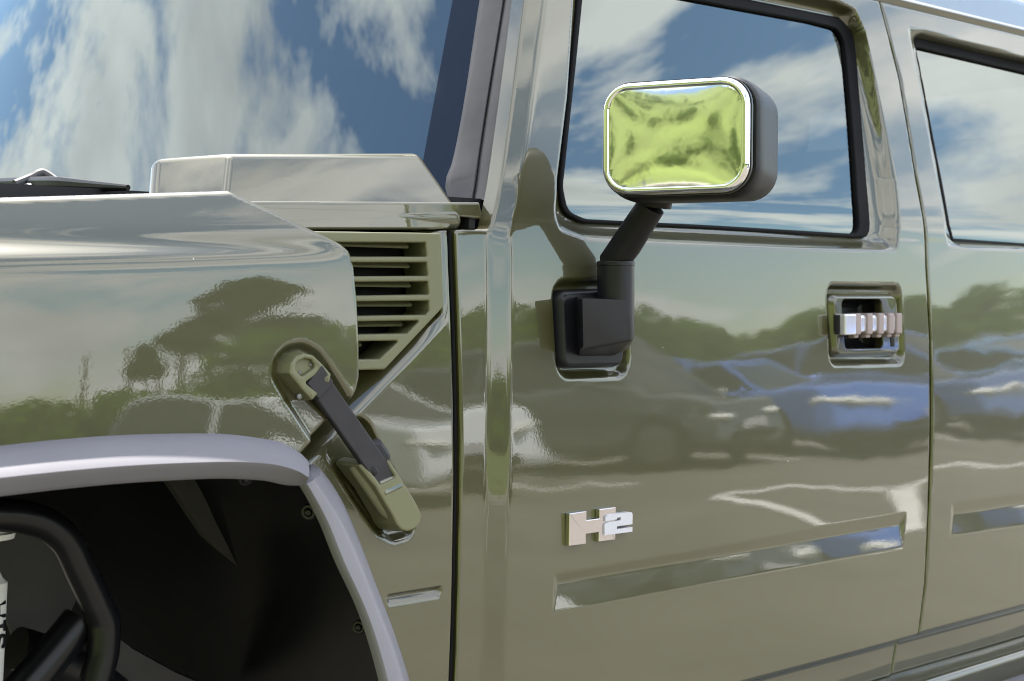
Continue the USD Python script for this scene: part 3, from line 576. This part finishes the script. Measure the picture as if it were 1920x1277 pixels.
obj('lower_bracket', on_side(loft(lb, [(0.002, -0.037), (0.0015, -0.02), (0, -0.0065)] + bevp(0.0, 0.0026, 4, base=-0.02)[1:]), ylt), 'satin_olive_paint', lat)
obj('bracket_side', tm(ball_hull([at(u, v, y) for u, v in ((664, 878), (683, 900), (718, 956), (738, 975)) for y in (ylt + 0.014, ylt + 0.034)], 0.006, 12)), 'satin_olive_paint', lat)
obj('strap_seat', tm(ball_hull([at(u, v, ylt + 0.012) for u, v in ((724, 917), (749, 906), (725, 868), (702, 882))], 0.004, 10)), 'satin_olive_paint', lat)
obj('slot_ramp', tm(ball_hull([at(u, v, ylt + 0.0045) for u, v in ((712, 904), (741, 892))] + [at(u, v, ylt + 0.0016) for u, v in ((722, 925), (751, 911))], 0.0024, 10)), 'gloss_olive_paint', lat)
obj('strap_pin', tm(ball_hull([at(u, v, ylt + 0.006) for u, v in ((690, 838), (706, 832), (722, 856), (716, 868))], 0.006, 12)), 'black_plastic', lat)
obj('strap_pin', tm(ball_hull([at(u, v, ylt + 0.002) for u, v in ((692, 876), (697, 872), (704, 884), (700, 888))], 0.003, 10)), 'black_plastic', lat)
dot(700, 922, ylt + 0.012, 0.004, 'black_plastic', 'screw', lat)

# ---- door handle
hnd = sub('door_handle', car)
yq = float(y_base(np.array([pt(1625, 610)[0]]), np.array([pt(1625, 610)[2]]))[0]); ybz = yq - 0.002
bz = roundp(outline([(1559, 549), (1684, 550), (1692, 668), (1566, 671)], ybz), 0.016)
ho2 = roundp(outline([(1578, 562), (1653, 562), (1656, 652), (1585, 653)], ybz), 0.008)
obj('handle_bezel', on_side(loft(bz, [(0, -0.013), (-0.0005, -0.008), (-0.006, -0.001), (-0.0075, 0.0)], [ho2], hole_profile=[(0, -0.013), (0, -0.004), (-0.0008, -0.0008), (-0.0016, 0.0)]), ybz), 'gloss_olive_paint', hnd)
obj('handle_cup', on_side(loft(ho2, [(0.001, -0.002), (0.0, -0.02), (-0.006, -0.032), (-0.012, -0.035)], top=True), ybz).copy(), 'gloss_black', hnd)
kp = at(1672, 641, ybz); obj('key_slot', on_side(loft(roundp(outline([(1669, 631), (1676, 631), (1677, 650), (1670, 650)], ybz), 0.002), [(0, -0.001), (0, 0.0008), (-0.001, 0.0012)]), ybz), 'dark_void', hnd)
ybr = ybz - 0.010
def hbar(u0, u1, v0, v1, y0, y1, r): 
    return tm(ball_hull([(x, y, z) for x in (at(u0 - 12, 608, ybr)[0] + r, at(u1 - 12, 608, ybr)[0] - r) for y in (y0 + r, y1 - r) for z in (at(1630, v0, ybr)[2] - r, at(1630, v1, ybr)[2] + r)], r, 16))
obj('handle_bar', cat(hbar(1584, 1606, 588, 627, ybr - 0.012, ybr + 0.008, 0.003), hbar(1598, 1694, 590, 623, ybr - 0.009, ybr + 0.006, 0.0045)), 'frosted_clear', hnd)
obj('handle_pivot', hbar(1582, 1592, 590, 626, ybr - 0.003, ybr + 0.006, 0.002), 'dark_void', hnd)
for u in (1609, 1631, 1652, 1671, 1686):
    g = obj('grip_ring', hbar(u - 5.5, u + 5.5, 587, 627, ybr - 0.0125, ybr + 0.008, 0.003), 'ring_rubber', hnd)
    obj('grip_nub', hbar(u - 4.2, u + 4.2, 620, 633, ybr - 0.009, ybr + 0.003, 0.0022), 'ring_rubber', hnd)

# ---- badge
bd = sub('model_badge', car)
yb_ = float(y_base(np.array([pt(1120, 985)[0]]), np.array([pt(1120, 985)[2]]))[0]); yf = yb_ - 0.0062
Hp = roundp(outline([(1068, 963), (1100, 958.5), (1100, 975.5), (1124, 972), (1124, 955), (1155, 951), (1154, 1012), (1123, 1016), (1123, 998), (1099, 1001.5), (1099, 1020), (1067, 1024)], yf), 0.0005)
obj('badge_letter', on_side(loft(Hp, [(0, -0.0064)] + bevp(0.0, 0.0009, base=-0.0064)[1:]), yf), 'brushed_chrome', bd, smooth=False)
y2 = yf - 0.0022
Np = roundp(outline([(1135.5, 970), (1138, 966), (1142, 964.5), (1181, 960), (1185, 961), (1186.5, 965), (1186, 983), (1157, 987), (1157, 992), (1186, 988), (1186, 997), (1134, 1004), (1134, 985), (1136, 981), (1141, 979), (1164, 975.5), (1164, 970), (1157.5, 971), (1157.5, 974), (1135.5, 977.5)], y2), 0.0003)
obj('badge_numeral', on_side(loft(Np, [(0, -0.0084)] + bevp(0.0, 0.0002, 1, base=-0.0084)[1:]), y2), 'white_badge', bd, smooth=False)

# ---- mirror
mir = sub('side_mirror', car)
ym = float(y_base(np.array([pt(1110, 620)[0]]), np.array([pt(1110, 620)[2]]))[0]) + 0.012
fo = roundp(outline([(1050, 545), (1170, 541), (1172, 688), (1054, 690)], ym - 0.018), 0.014)
obj('mirror_foot', on_side(loft(fo, [(0.001, -0.001), (0, 0.010), (-0.002, 0.016), (-0.005, 0.0185), (-0.0065, 0.019)]), ym), 'black_plastic', mir)
yo = ym - 0.062
q = lambda u, v, y: at(u, v, y)
blk = ball_hull([q(1076, 556, ym - 0.012), q(1180, 556, ym - 0.012), q(1180, 672, ym - 0.012), q(1080, 672, ym - 0.012), q(1084, 562, yo + 0.014), q(1092, 655, yo + 0.014), q(1160, 560, yo + 0.008), q(1160, 640, yo + 0.008)], 0.004, 20)
XS = at(1150, 560, ym - 0.034)[0]; rs = 0.0228
zs0, zs1 = at(1150, 640, ym - 0.04)[2], at(1150, 490, ym - 0.04)[2]
def cyl_hull(z0, z1, r, y, r_edge=0.003, x=XS, n=28):
    t = np.linspace(0, 2 * math.pi, n, endpoint=False); P = []
    for z, rr in ((z0, r - r_edge), (z0 + r_edge, r), (z1 - r_edge, r), (z1 - 0.3 * r_edge, r - 0.3 * r_edge), (z1, r - r_edge)): P += [(x + rr * math.cos(a), y + rr * math.sin(a), z) for a in t]
    return manifold3d.Manifold.hull_points(np.array(P))
ysx = ym - 0.038
stem = cyl_hull(zs0 + 0.004, zs1, rs, ysx)
tt = np.linspace(0, 2 * math.pi, 28, endpoint=False); zt_, zc_ = at(1110, 556, ym - 0.03)[2], at(1160, 640, ym - 0.05)[2]
ringp = [np.array([XS + rs * math.cos(a), ysx + rs * math.sin(a), z]) for a in tt for z in (zt_ - 0.004, zc_ + 0.004)] + [np.array([XS + (rs - 0.003) * math.cos(a), ysx + (rs - 0.003) * math.sin(a), zc_]) for a in tt]
lft = [q(1078, 560, ym - 0.014), q(1080, 556, ym - 0.016), q(1082, 664, ym - 0.014), q(1086, 668, ym - 0.018), q(1150, 668, ym - 0.016), q(1178, 655, ym - 0.016), q(1178, 560, ym - 0.014), q(1086, 562, yo + 0.020), q(1092, 560, yo + 0.012), q(1094, 650, yo + 0.014), q(1088, 654, yo + 0.022), q(1112, 655, yo + 0.016)]
blk = manifold3d.Manifold.hull_points(np.array(ringp + lft))
stem = cyl_hull(zt_ - 0.02, zs1, rs, ysx)
obj('mirror_stem', tm(blk + stem), 'black_plastic', mir, smooth=28)
col = cyl_hull(zs1 - 0.0065, zs1 + 0.0005, rs + 0.0006, ysx, 0.0015); obj('stem_collar', tm(col), 'black_plastic', mir, smooth=28)
a0_, a1_ = np.array([XS, ysx, zs1 - 0.002]), at(1226, 378, ysx - 0.055)
ra = 0.0195
def el(c, n1, r, k=24):
    t = np.linspace(0, 2 * math.pi, k, endpoint=False); n1 = n1 / np.linalg.norm(n1); a = np.cross(n1, [1, 0, 0]); a /= np.linalg.norm(a); b = np.cross(n1, a); return [c + r * (math.cos(x) * a + math.sin(x) * b) for x in t]
ax = a1_ - a0_
obj('mirror_arm', tm(manifold3d.Manifold.hull_points(np.array(el(a0_ + [0, 0, 0.0], np.array([0, 0, 1.0]), ra) + el(a0_ + [0, 0, 0.009], np.array([0, 0, 1.0]), ra) + el(a0_ + ax * 0.3, ax, ra * 0.93) + el(a0_ + ax * 0.93, ax, ra * 0.9)))), 'mirror_plastic', mir, smooth=30)
obj('arm_collar', tm(manifold3d.Manifold.hull_points(np.array(el(a1_ - [0, 0.0, 0.006], np.array([0, -0.2, 1.0]), 0.021) + el(a1_ + [0, -0.004, 0.016], np.array([0, -0.1, 1.0]), 0.023)))), 'mirror_plastic', mir, smooth=30)
# head: face normal turned 20 degrees outwards from straight ahead
aw = math.radians(21); nF = np.array([-math.cos(aw), -math.sin(aw), 0.015]); nF /= np.linalg.norm(nF); tO = np.array([math.sin(aw), -math.cos(aw), 0]); vU = np.cross(nF, tO); vU = vU if vU[2] > 0 else -vU
FCEN = at(1263, 256, -0.170)
W2, H2_ = 0.0870, 0.0645
def rrect(w, h, r, n=8):
    P = [];
    for cx, cz, a in ((w - r, h - r, 0), (-w + r, h - r, 90), (-w + r, -h + r, 180), (w - r, -h + r, 270)):
        for k in range(n + 1):
            t = math.radians(a + 90 * k / n); P.append((cx + r * math.cos(t), cz + r * math.sin(t)))
    return np.array(P)
# local frame: a = inboard (towards the image left), b = up, c = along the face normal
def head(m): return place(m, FCEN, -tO, vU, nF) if np.dot(np.cross(-tO, vU), nF) > 0 else place(m, FCEN, tO, vU, nF)
hs = rrect(W2 + 0.0045, H2_ + 0.0045, 0.036)
obj('mirror_housing', head(loft(hs, [(-0.018, -0.128), (-0.008, -0.125), (-0.003, -0.118), (-0.001, -0.09), (0.001, -0.05), (0.0, -0.032), (-0.003, -0.026), (-0.006, -0.025)], bottom=True)), 'mirror_plastic', mir, smooth=40)
obj('housing_groove', head(loft(hs, [(-0.007, -0.03), (-0.0055, -0.016), (-0.0035, -0.014), (-0.0035, -0.009), (-0.006, -0.008)], top=True)), 'black_plastic', mir, smooth=40)
rc = rrect(W2, H2_, 0.032); ri = offset_ring(rc, -0.0085)
obj('chrome_ring', head(loft(rc, [(-0.0005, -0.010), (0.0, -0.006), (-0.0008, -0.0022), (-0.0022, 0.0), (-0.004, 0.0016), (-0.006, 0.0020), (-0.0076, 0.0014), (-0.0088, -0.0005)], top=False)), 'chrome', mir, smooth=60)
# gently domed chrome cover with creased protective film
n_ = 46; gx, gz = np.meshgrid(np.linspace(-1, 1, n_), np.linspace(-1, 1, n_), indexing='ij'); wi, hi_ = W2 - 0.0080, H2_ - 0.0080
px_, pz_ = gx * wi, gz * hi_
from meshkit import fbm
dome = 0.0075 * (1 - np.abs(gx) ** 2.4) ** 0.9 * (1 - np.abs(gz) ** 2.4) ** 0.9 - 0.001
msk = sdf(px_, pz_, rrect(wi + 0.0006, hi_ + 0.0006, 0.024))
idx = np.arange(n_ * n_).reshape(n_, n_); f_ = np.vstack([np.c_[idx[:-1, :-1].ravel(), idx[1:, :-1].ravel(), idx[1:, 1:].ravel()], np.c_[idx[:-1, :-1].ravel(), idx[1:, 1:].ravel(), idx[:-1, 1:].ravel()]])
ins = msk.ravel() < 0.002; f_ = f_[ins[f_].all(1)]
_cv = trimesh.Trimesh(np.c_[px_.ravel(), pz_.ravel(), np.where(msk > 0, -0.002, dome).ravel()], f_, process=False); _cv.remove_unreferenced_vertices(); obj('chrome_cover', head(_cv), 'film_chrome', mir, smooth=True)

# ---- wiper and washer nozzle
wp = sub('windscreen_wiper', car)
obj('wiper_blade', tube([at(-120, 352, 0.95), at(0, 348, 0.80), at(100, 346, 0.66), at(170, 349, 0.58), at(240, 352, 0.50)], np.r_[np.full(20, 0.011), np.linspace(0.011, 0.004, 10)], 10, 30), 'black_plastic', wp)
obj('wiper_arm', tube([at(28, 345, 0.72), at(58, 333, 0.72), at(78, 324, 0.72), at(112, 344, 0.70), at(145, 364, 0.68)], 0.0062, 10, 30), 'pillar_plastic', wp)
obj('wiper_pivot', tm(ball_hull([at(52, 352, 0.70), at(64, 352, 0.70), at(58, 366, 0.70)], 0.0065, 16)), 'black_plastic', wp)
obj('washer_nozzle', tm(ball_hull([at(44, 360, 0.66), at(68, 360, 0.66), at(56, 353, 0.66)], 0.0055, 16)), 'steel', car)
obj('cowl_grille', box(0.9, 1.26, 0.55, 1.8, 1.34, at(100, 375, 0.8)[2]), 'black_plastic', car)
# ------------------------------------------------------------------ the car park and greenery the car mirrors
simple('asphalt', (0.13, 0.118, 0.097), 0.85, bump=(60, 2e-3), var=(0.7, 0.2))
simple('line_paint', (0.72, 0.70, 0.66), 0.6, var=(3, 0.12))
simple('lawn', (0.108, 0.138, 0.034), 0.9, bump=(40, 1e-2), var=(0.8, 0.45))
simple('kerb_concrete', (0.42, 0.40, 0.37), 0.8, var=(4, 0.15))
g = obj('asphalt_ground', trimesh.Trimesh([(-600, -600, 0), (600, -600, 0), (600, 600, 0), (-600, 600, 0)], [(0, 1, 2), (0, 2, 3)], process=False), 'asphalt'); tag(g, kind='structure')
def slab(x0, x1, y0, y1, z0, z1): return trimesh.creation.box(bounds=[[x0, y0, z0], [x1, y1, z1]])
gy = np.linspace(-60, 60, 121); prof = [(-1.3, -0.05), (-1.3, 0.11), (-2.2, 0.14), (-3.2, 0.5), (-4.6, 1.7), (-6.5, 4.2), (-9.0, 7.6), (-12.0, 11), (-18, 14.0), (-30, 14.5)]
bump_ = lambda x, y: 0.35 * float(meshkit.fbm(np.array([[x * 0.5, y * 0.35, 0.3]]), 3, 5)[0] - 0.5) * min(1.0, max(0.0, (-x - 2) / 2))
tag(obj('grass_slope', ruled([np.array([[x, y, z + bump_(x, y)] for y in gy]) for x, z in prof], True), 'lawn', smooth=True), kind='structure')
tag(obj('kerb', slab(-1.29, -1.15, -60, 60, -0.05, 0.13), 'kerb_concrete'), kind='structure')
tag(obj('grass_bank', slab(-5, 200, -80, -13.6, -0.05, 0.11), 'lawn'), kind='structure')
tag(obj('far_kerb', slab(-5, 200, -13.59, -13.44, -0.05, 0.13), 'kerb_concrete'), kind='structure')
def stripe(name, a, b, w, label, group=None):
    a, b = np.array(a, float), np.array(b, float); d = (b - a) / np.linalg.norm(b - a); n = np.array([-d[1], d[0]]) * w / 2
    v = [(*p, 0.004) for p in (a - n, b - n, b + n, a + n)]
    tag(obj(name, trimesh.Trimesh(v, [(0, 1, 2), (0, 2, 3)], process=False), 'line_paint'), kind='structure')
stripe('parking_line', (8.6, -5.6), (30, -5.75), 0.14, '')
stripe('hatch_line', (8.65, -5.5), (7.9, -3.6), 0.22, ''); stripe('hatch_line', (8.0, -3.55), (11.0, -5.6), 0.15, ''); stripe('hatch_line', (12.4, -3.5), (15.2, -5.6), 0.14, '')
for i in range(11): stripe('stall_line', (3.8 + 3.1 * i - 0.0, -7.6), (3.8 + 3.1 * i, -12.4), 0.12, '')

def parked_car(label, col, x, y, rz, L_=4.6, wd=1.82, H=1.48, roof0=0.30, kind='saloon'):
    nm = 'car_paint_%d' % len([k for k in M if k.startswith('car_paint')])
    simple(nm, col, 0.4, 0.1, coat=1.0, coat_ior=1.6)
    t = thing('parked_car', label, 'parked car', (x, y, 0), rz, 'cars parked in the row across the lot')
    h = L_ / 2; w = wd / 2
    P = [(sx * (h - 0.12), sy * (w - 0.18), 0.38) for sx in (-1, 1) for sy in (-1, 1)] + [(-h + 0.2, sy * (w - 0.2), 0.88) for sy in (-1, 1)] + [(h - 0.25, sy * (w - 0.22), 0.80) for sy in (-1, 1)] + [(0.9, sy * (w - 0.12), 0.88) for sy in (-1, 1)] + [(-1.4, sy * (w - 0.12), 0.92) for sy in (-1, 1)]
    b = ball_hull(P, 0.1, 12)
    for sx in (-1.38, 1.42):
        for sy in (-1, 1): b = b - manifold3d.Manifold.cylinder(0.4, 0.37, 0.37, 28).rotate((90, 0, 0)).translate((sx, sy * (w - 0.02) + 0.2, 0.34))
    obj('body', tm(b), nm, t)
    r0, r1 = (-1.9, 0.15) if kind == 'wagon' else (-1.15, 0.2)
    cab = [(-2.05 if kind == 'wagon' else -1.75, sy * (w - 0.2), 0.98) for sy in (-1, 1)] + [(1.1, sy * (w - 0.2), 0.94) for sy in (-1, 1)]
    obj('glasshouse', tm(ball_hull(cab + [(r0, sy * (w - 0.34), H - 0.12) for sy in (-1, 1)] + [(r1, sy * (w - 0.34), H - 0.12) for sy in (-1, 1)], 0.05, 12)), 'frit_black', t)
    obj('roof', tm(ball_hull([(r0 + 0.05, sy * (w - 0.36), H - 0.08) for sy in (-1, 1)] + [(r1, sy * (w - 0.36), H - 0.08) for sy in (-1, 1)] + [((r0 + r1) / 2, 0, H - 0.05)], 0.05, 12)), nm, t)
    for sy in (-1, 1):
        for (p, q) in (((1.1, w - 0.2, 0.95), (r1, w - 0.34, H - 0.1)), ((cab[0][0], w - 0.2, 0.98), (r0, w - 0.34, H - 0.1)), ((-0.35, w - 0.16, 0.97), (-0.4, w - 0.31, H - 0.1))):
            obj('pillar', tm(ball_hull([(a[0], sy * a[1], a[2]) for a in (p, q)], 0.055, 8)), nm, t)
        obj('headlight', tm(ball_hull([(h - 0.06, sy * (w - 0.32), 0.68), (h - 0.2, sy * (w - 0.14), 0.70), (h - 0.12, sy * (w - 0.5), 0.66)], 0.06, 8)), 'white_metal', t)
        obj('tail_lamp', tm(ball_hull([(-h + 0.05, sy * (w - 0.3), 0.80), (-h + 0.2, sy * (w - 0.12), 0.82)], 0.07, 8)), 'red_lens', t)
        obj('wing_mirror', tm(ball_hull([(0.85, sy * (w + 0.02), 0.98), (0.88, sy * (w + 0.12), 1.0)], 0.06, 8)), nm, t)
        for sx in (-1.38, 1.42):
            c = manifold3d.Manifold.cylinder(0.2, 0.33, 0.33, 28, True).rotate((90, 0, 0)).translate((sx, sy * (w - 0.1), 0.33)); wl = obj('wheel', tm(c), 'rubber', t)
            obj('rim', tm(manifold3d.Manifold.cylinder(0.21, 0.22, 0.22, 24, True).rotate((90, 0, 0)).translate((sx, sy * (w - 0.1), 0.33))), 'steel', wl)
    obj('number_plate', slab(h + 0.005, h + 0.02, -0.25, 0.25, 0.45, 0.57), 'white_badge', t); obj('lower_grille', slab(h - 0.03, h + 0.0, -0.5, 0.5, 0.32, 0.42), 'rubber', t)
simple('red_lens', (0.4, 0.02, 0.02), 0.2, coat=1.0)
FWDY = math.pi / 2
for lab, col, x, rz, kd, H in (('white saloon car mirrored beside the front door gap', (0.72, 0.74, 0.76), 8.7, FWDY, 'wagon', 1.45),
                            ('dark grey wagon mirrored above the door badge', (0.035, 0.04, 0.045), 12.1, FWDY, 'wagon', 1.6),
                            ('bright blue car mirrored under the door handle', (0.035, 0.14, 0.52), 14.6, FWDY, 'saloon', 1.45),
                            ('dark blue wagon mirrored in the rear door edge', (0.03, 0.09, 0.30), 17.7, FWDY, 'wagon', 1.62),
                            ('light blue car mirrored low in the rear door', (0.10, 0.22, 0.42), 20.8, FWDY, 'saloon', 1.45),
                            ('dull green car farthest along the mirrored row', (0.06, 0.09, 0.07), 23.9, FWDY, 'wagon', 1.55)):
    parked_car(lab, col, x, -9.95, rz, kind=kd, H=H)

# ---- greenery
def leafmat(name, a, b):
    mat(name, {'o': ('geometry', {}), 'r': ('rgb_ramp', dict(ramp=[(0, a), (1, b)])), 'd': ('diffuse_bsdf', {}), 't': ('translucent_bsdf', {}), 'm': ('mix_closure', dict(fac=0.35))},
        [('o.random_per_island', 'r.fac'), ('r.color', 'd.color'), ('r.color', 't.color'), ('d.BSDF', 'm.closure1'), ('t.BSDF', 'm.closure2')], surface='m.closure')
leafmat('bush_leaf', (0.09, 0.17, 0.012), (0.28, 0.40, 0.03)); leafmat('hedge_leaf', (0.05, 0.085, 0.018), (0.14, 0.19, 0.05)); leafmat('pine_leaf', (0.04, 0.055, 0.014), (0.10, 0.11, 0.03))
simple('bark', (0.16, 0.13, 0.10), 0.9, bump=(20, 1e-2), var=(6, 0.3))
def leaves(centres, radii, n, size, rng):
    """n small leaf quads spread over lumpy shells round the given centres"""
    k = rng.integers(0, len(centres), n); d = rng.normal(size=(n, 3)); d /= np.linalg.norm(d, axis=1, keepdims=True)
    p = centres[k] + d * radii[k] * (rng.random((n, 1)) ** 0.35)
    a = rng.normal(size=(n, 3)); a /= np.linalg.norm(a, axis=1, keepdims=True); b = np.cross(a, rng.normal(size=(n, 3))); b /= np.linalg.norm(b, axis=1, keepdims=True)
    s = size * (0.6 + 0.8 * rng.random((n, 1)))
    V = np.stack([p - a * s, p + b * s * 0.55, p + a * s, p - b * s * 0.55], 1).reshape(-1, 3)
    i = np.arange(n)[:, None] * 4; return trimesh.Trimesh(V, np.vstack([i + [0, 1, 2], i + [0, 2, 3]]), process=False)
rng = np.random.default_rng(11)
hx = [-30, 0, 10, 16, 19, 22, 24.2, 25.4, 28, 36, 44, 52, 59, 80, 130]; hh = [3, 2.4, 2.4, 2.4, 2.45, 2.3, 2.4, 4.1, 4.0, 3.6, 3.3, 3.9, 4.6, 5.5, 7]
C, R = [], []
for x in np.r_[np.arange(-20, 60, 0.55), np.arange(60, 125, 1.4)]:
    h = np.interp(x, hx, hh) * (0.82 + 0.24 * rng.random()) ; yb0 = -30 - 2.5 * rng.random()
    for kz in range(max(2, int(h / 0.8))):
        rr = 0.55 + 0.45 * rng.random(); z = min(0.4 + kz * 0.8 + 0.5 * rng.random(), h - rr * 0.7); C.append((x + rng.normal() * 0.5, yb0 + rng.normal() * 0.7 - 0.25 * kz, z)); R.append((rr * 1.25, rr, rr * 0.85))
tag(obj('shrubbery', leaves(np.array(C), np.array(R), 110000, 0.19, rng), 'bush_leaf', smooth=False), 'dense green thicket lining the far side of the car park', 'shrubs', kind='stuff')
C, R = [], []
for y in np.arange(-18, 14, 0.9):
    for kz in range(5):
        rr = 0.18 + 0.25 * rng.random(); hx_ = -3.6 - 7.0 * rng.random() ** 1.3; C.append((hx_, y + rng.normal() * 0.6, float(np.interp(-hx_, [3.2, 4.6, 6.5, 9, 12], [0.5, 1.7, 4.2, 7.6, 11])) + 0.15)); R.append((rr, rr * 1.1, rr))
tag(obj('bank_shrubs', leaves(np.array(C), np.array(R), 16000, 0.16, rng), 'hedge_leaf', smooth=False), 'low green shrubs scattered over the grass slope ahead of the car', 'shrubs', kind='stuff')
PL = [('low leaning pine at the left end of the mirrored clump', 57.0, 5.3, 1.5, 1.9, 0.4), ('slim pine second from left in the mirrored clump', 55.9, 6.4, 1.6, 2.2, 0.3), ('tallest broad topped pine of the mirrored clump', 54.9, 7.5, 2.0, 2.8, 0.2),
      ('flat topped pine right of the tallest mirrored one', 53.9, 7.3, 1.9, 2.6, -0.3), ('short trunked pine half hidden in mirrored shrubs', 53.0, 5.7, 1.4, 2.0, -0.5)]
for lab, az, h, cr, ch, ln in PL:
    d = 43 + 2 * rng.random(); a = math.radians(az); bx, by = d / math.tan(a) + 0.9, -d + 1.0
    t = thing('pine_tree', lab, 'tree', (bx, by, 0), 0, 'pines mirrored in the hood side')
    obj('trunk', tube([(0, 0, 0), (ln * 0.3, 0.1, h * 0.4), (ln * 0.8, 0, h * 0.7), (ln, 0, h - 0.5)], np.linspace(0.19, 0.10, 16), 7, 16), 'bark', t)
    for s in (-1, 1): obj('limb', tube([(ln * 0.7, 0, h * 0.62), (ln + s * cr * 0.35, 0.2 * s, h * 0.78), (ln + s * cr * 0.7, 0.3 * s, h - ch * 0.5)], np.linspace(0.05, 0.02, 8), 6, 8), 'bark', t)
    n = 16; ang = rng.random(n) * 6.28; q = np.sqrt(rng.random(n)) * cr * 0.62
    C = np.c_[ln + np.cos(ang) * q, np.sin(ang) * q * 0.8, h - ch * (0.10 + 0.42 * rng.random(n)) - 0.25 * q / cr * ch]; R = np.c_[0.3 + 0.35 * rng.random(n), 0.3 + 0.35 * rng.random(n), 0.16 + 0.2 * rng.random(n)]
    obj('crown', leaves(C, R, 2600, 0.11, rng), 'pine_leaf', t, smooth=False)
for lab, az, h in (('small round tree alone left of the mirrored pines', 58.3, 4.0),):
    a = math.radians(az); d = 36; t = thing('small_tree', lab, 'tree', (d / math.tan(a) + 0.8, -d + 1, 0))
    obj('trunk', tube([(0, 0, 0), (0.1, 0, 1.5), (0, 0, 3.2)], np.linspace(0.09, 0.04, 10), 6, 10), 'bark', t)
    obj('crown', leaves(np.array([(0, 0, 3.3), (0.4, 0, 3.1), (-0.35, 0.1, 3.0), (0.1, 0, 3.55)]), np.full((4, 3), 0.45), 1500, 0.1, rng), 'pine_leaf', t, smooth=False)
for lab, az, h, ln in (('bare slanting snag farthest left in the hood reflection', 61.3, 3.8, 0.5), ('thin upright snag mirrored beside the small tree', 59.1, 3.9, 0.05), ('short bare stem left of the mirrored pine clump', 57.7, 3.5, 0.0)):
    a = math.radians(az); d = 36; t = thing('bare_snag', lab, 'dead tree', (d / math.tan(a) + 0.8, -d + 1, 0))
    obj('trunk', tube([(0, 0, 0), (ln * 0.5, 0, h * 0.5), (ln, 0, h)], np.linspace(0.12, 0.06, 10), 6, 10), 'bark', t)
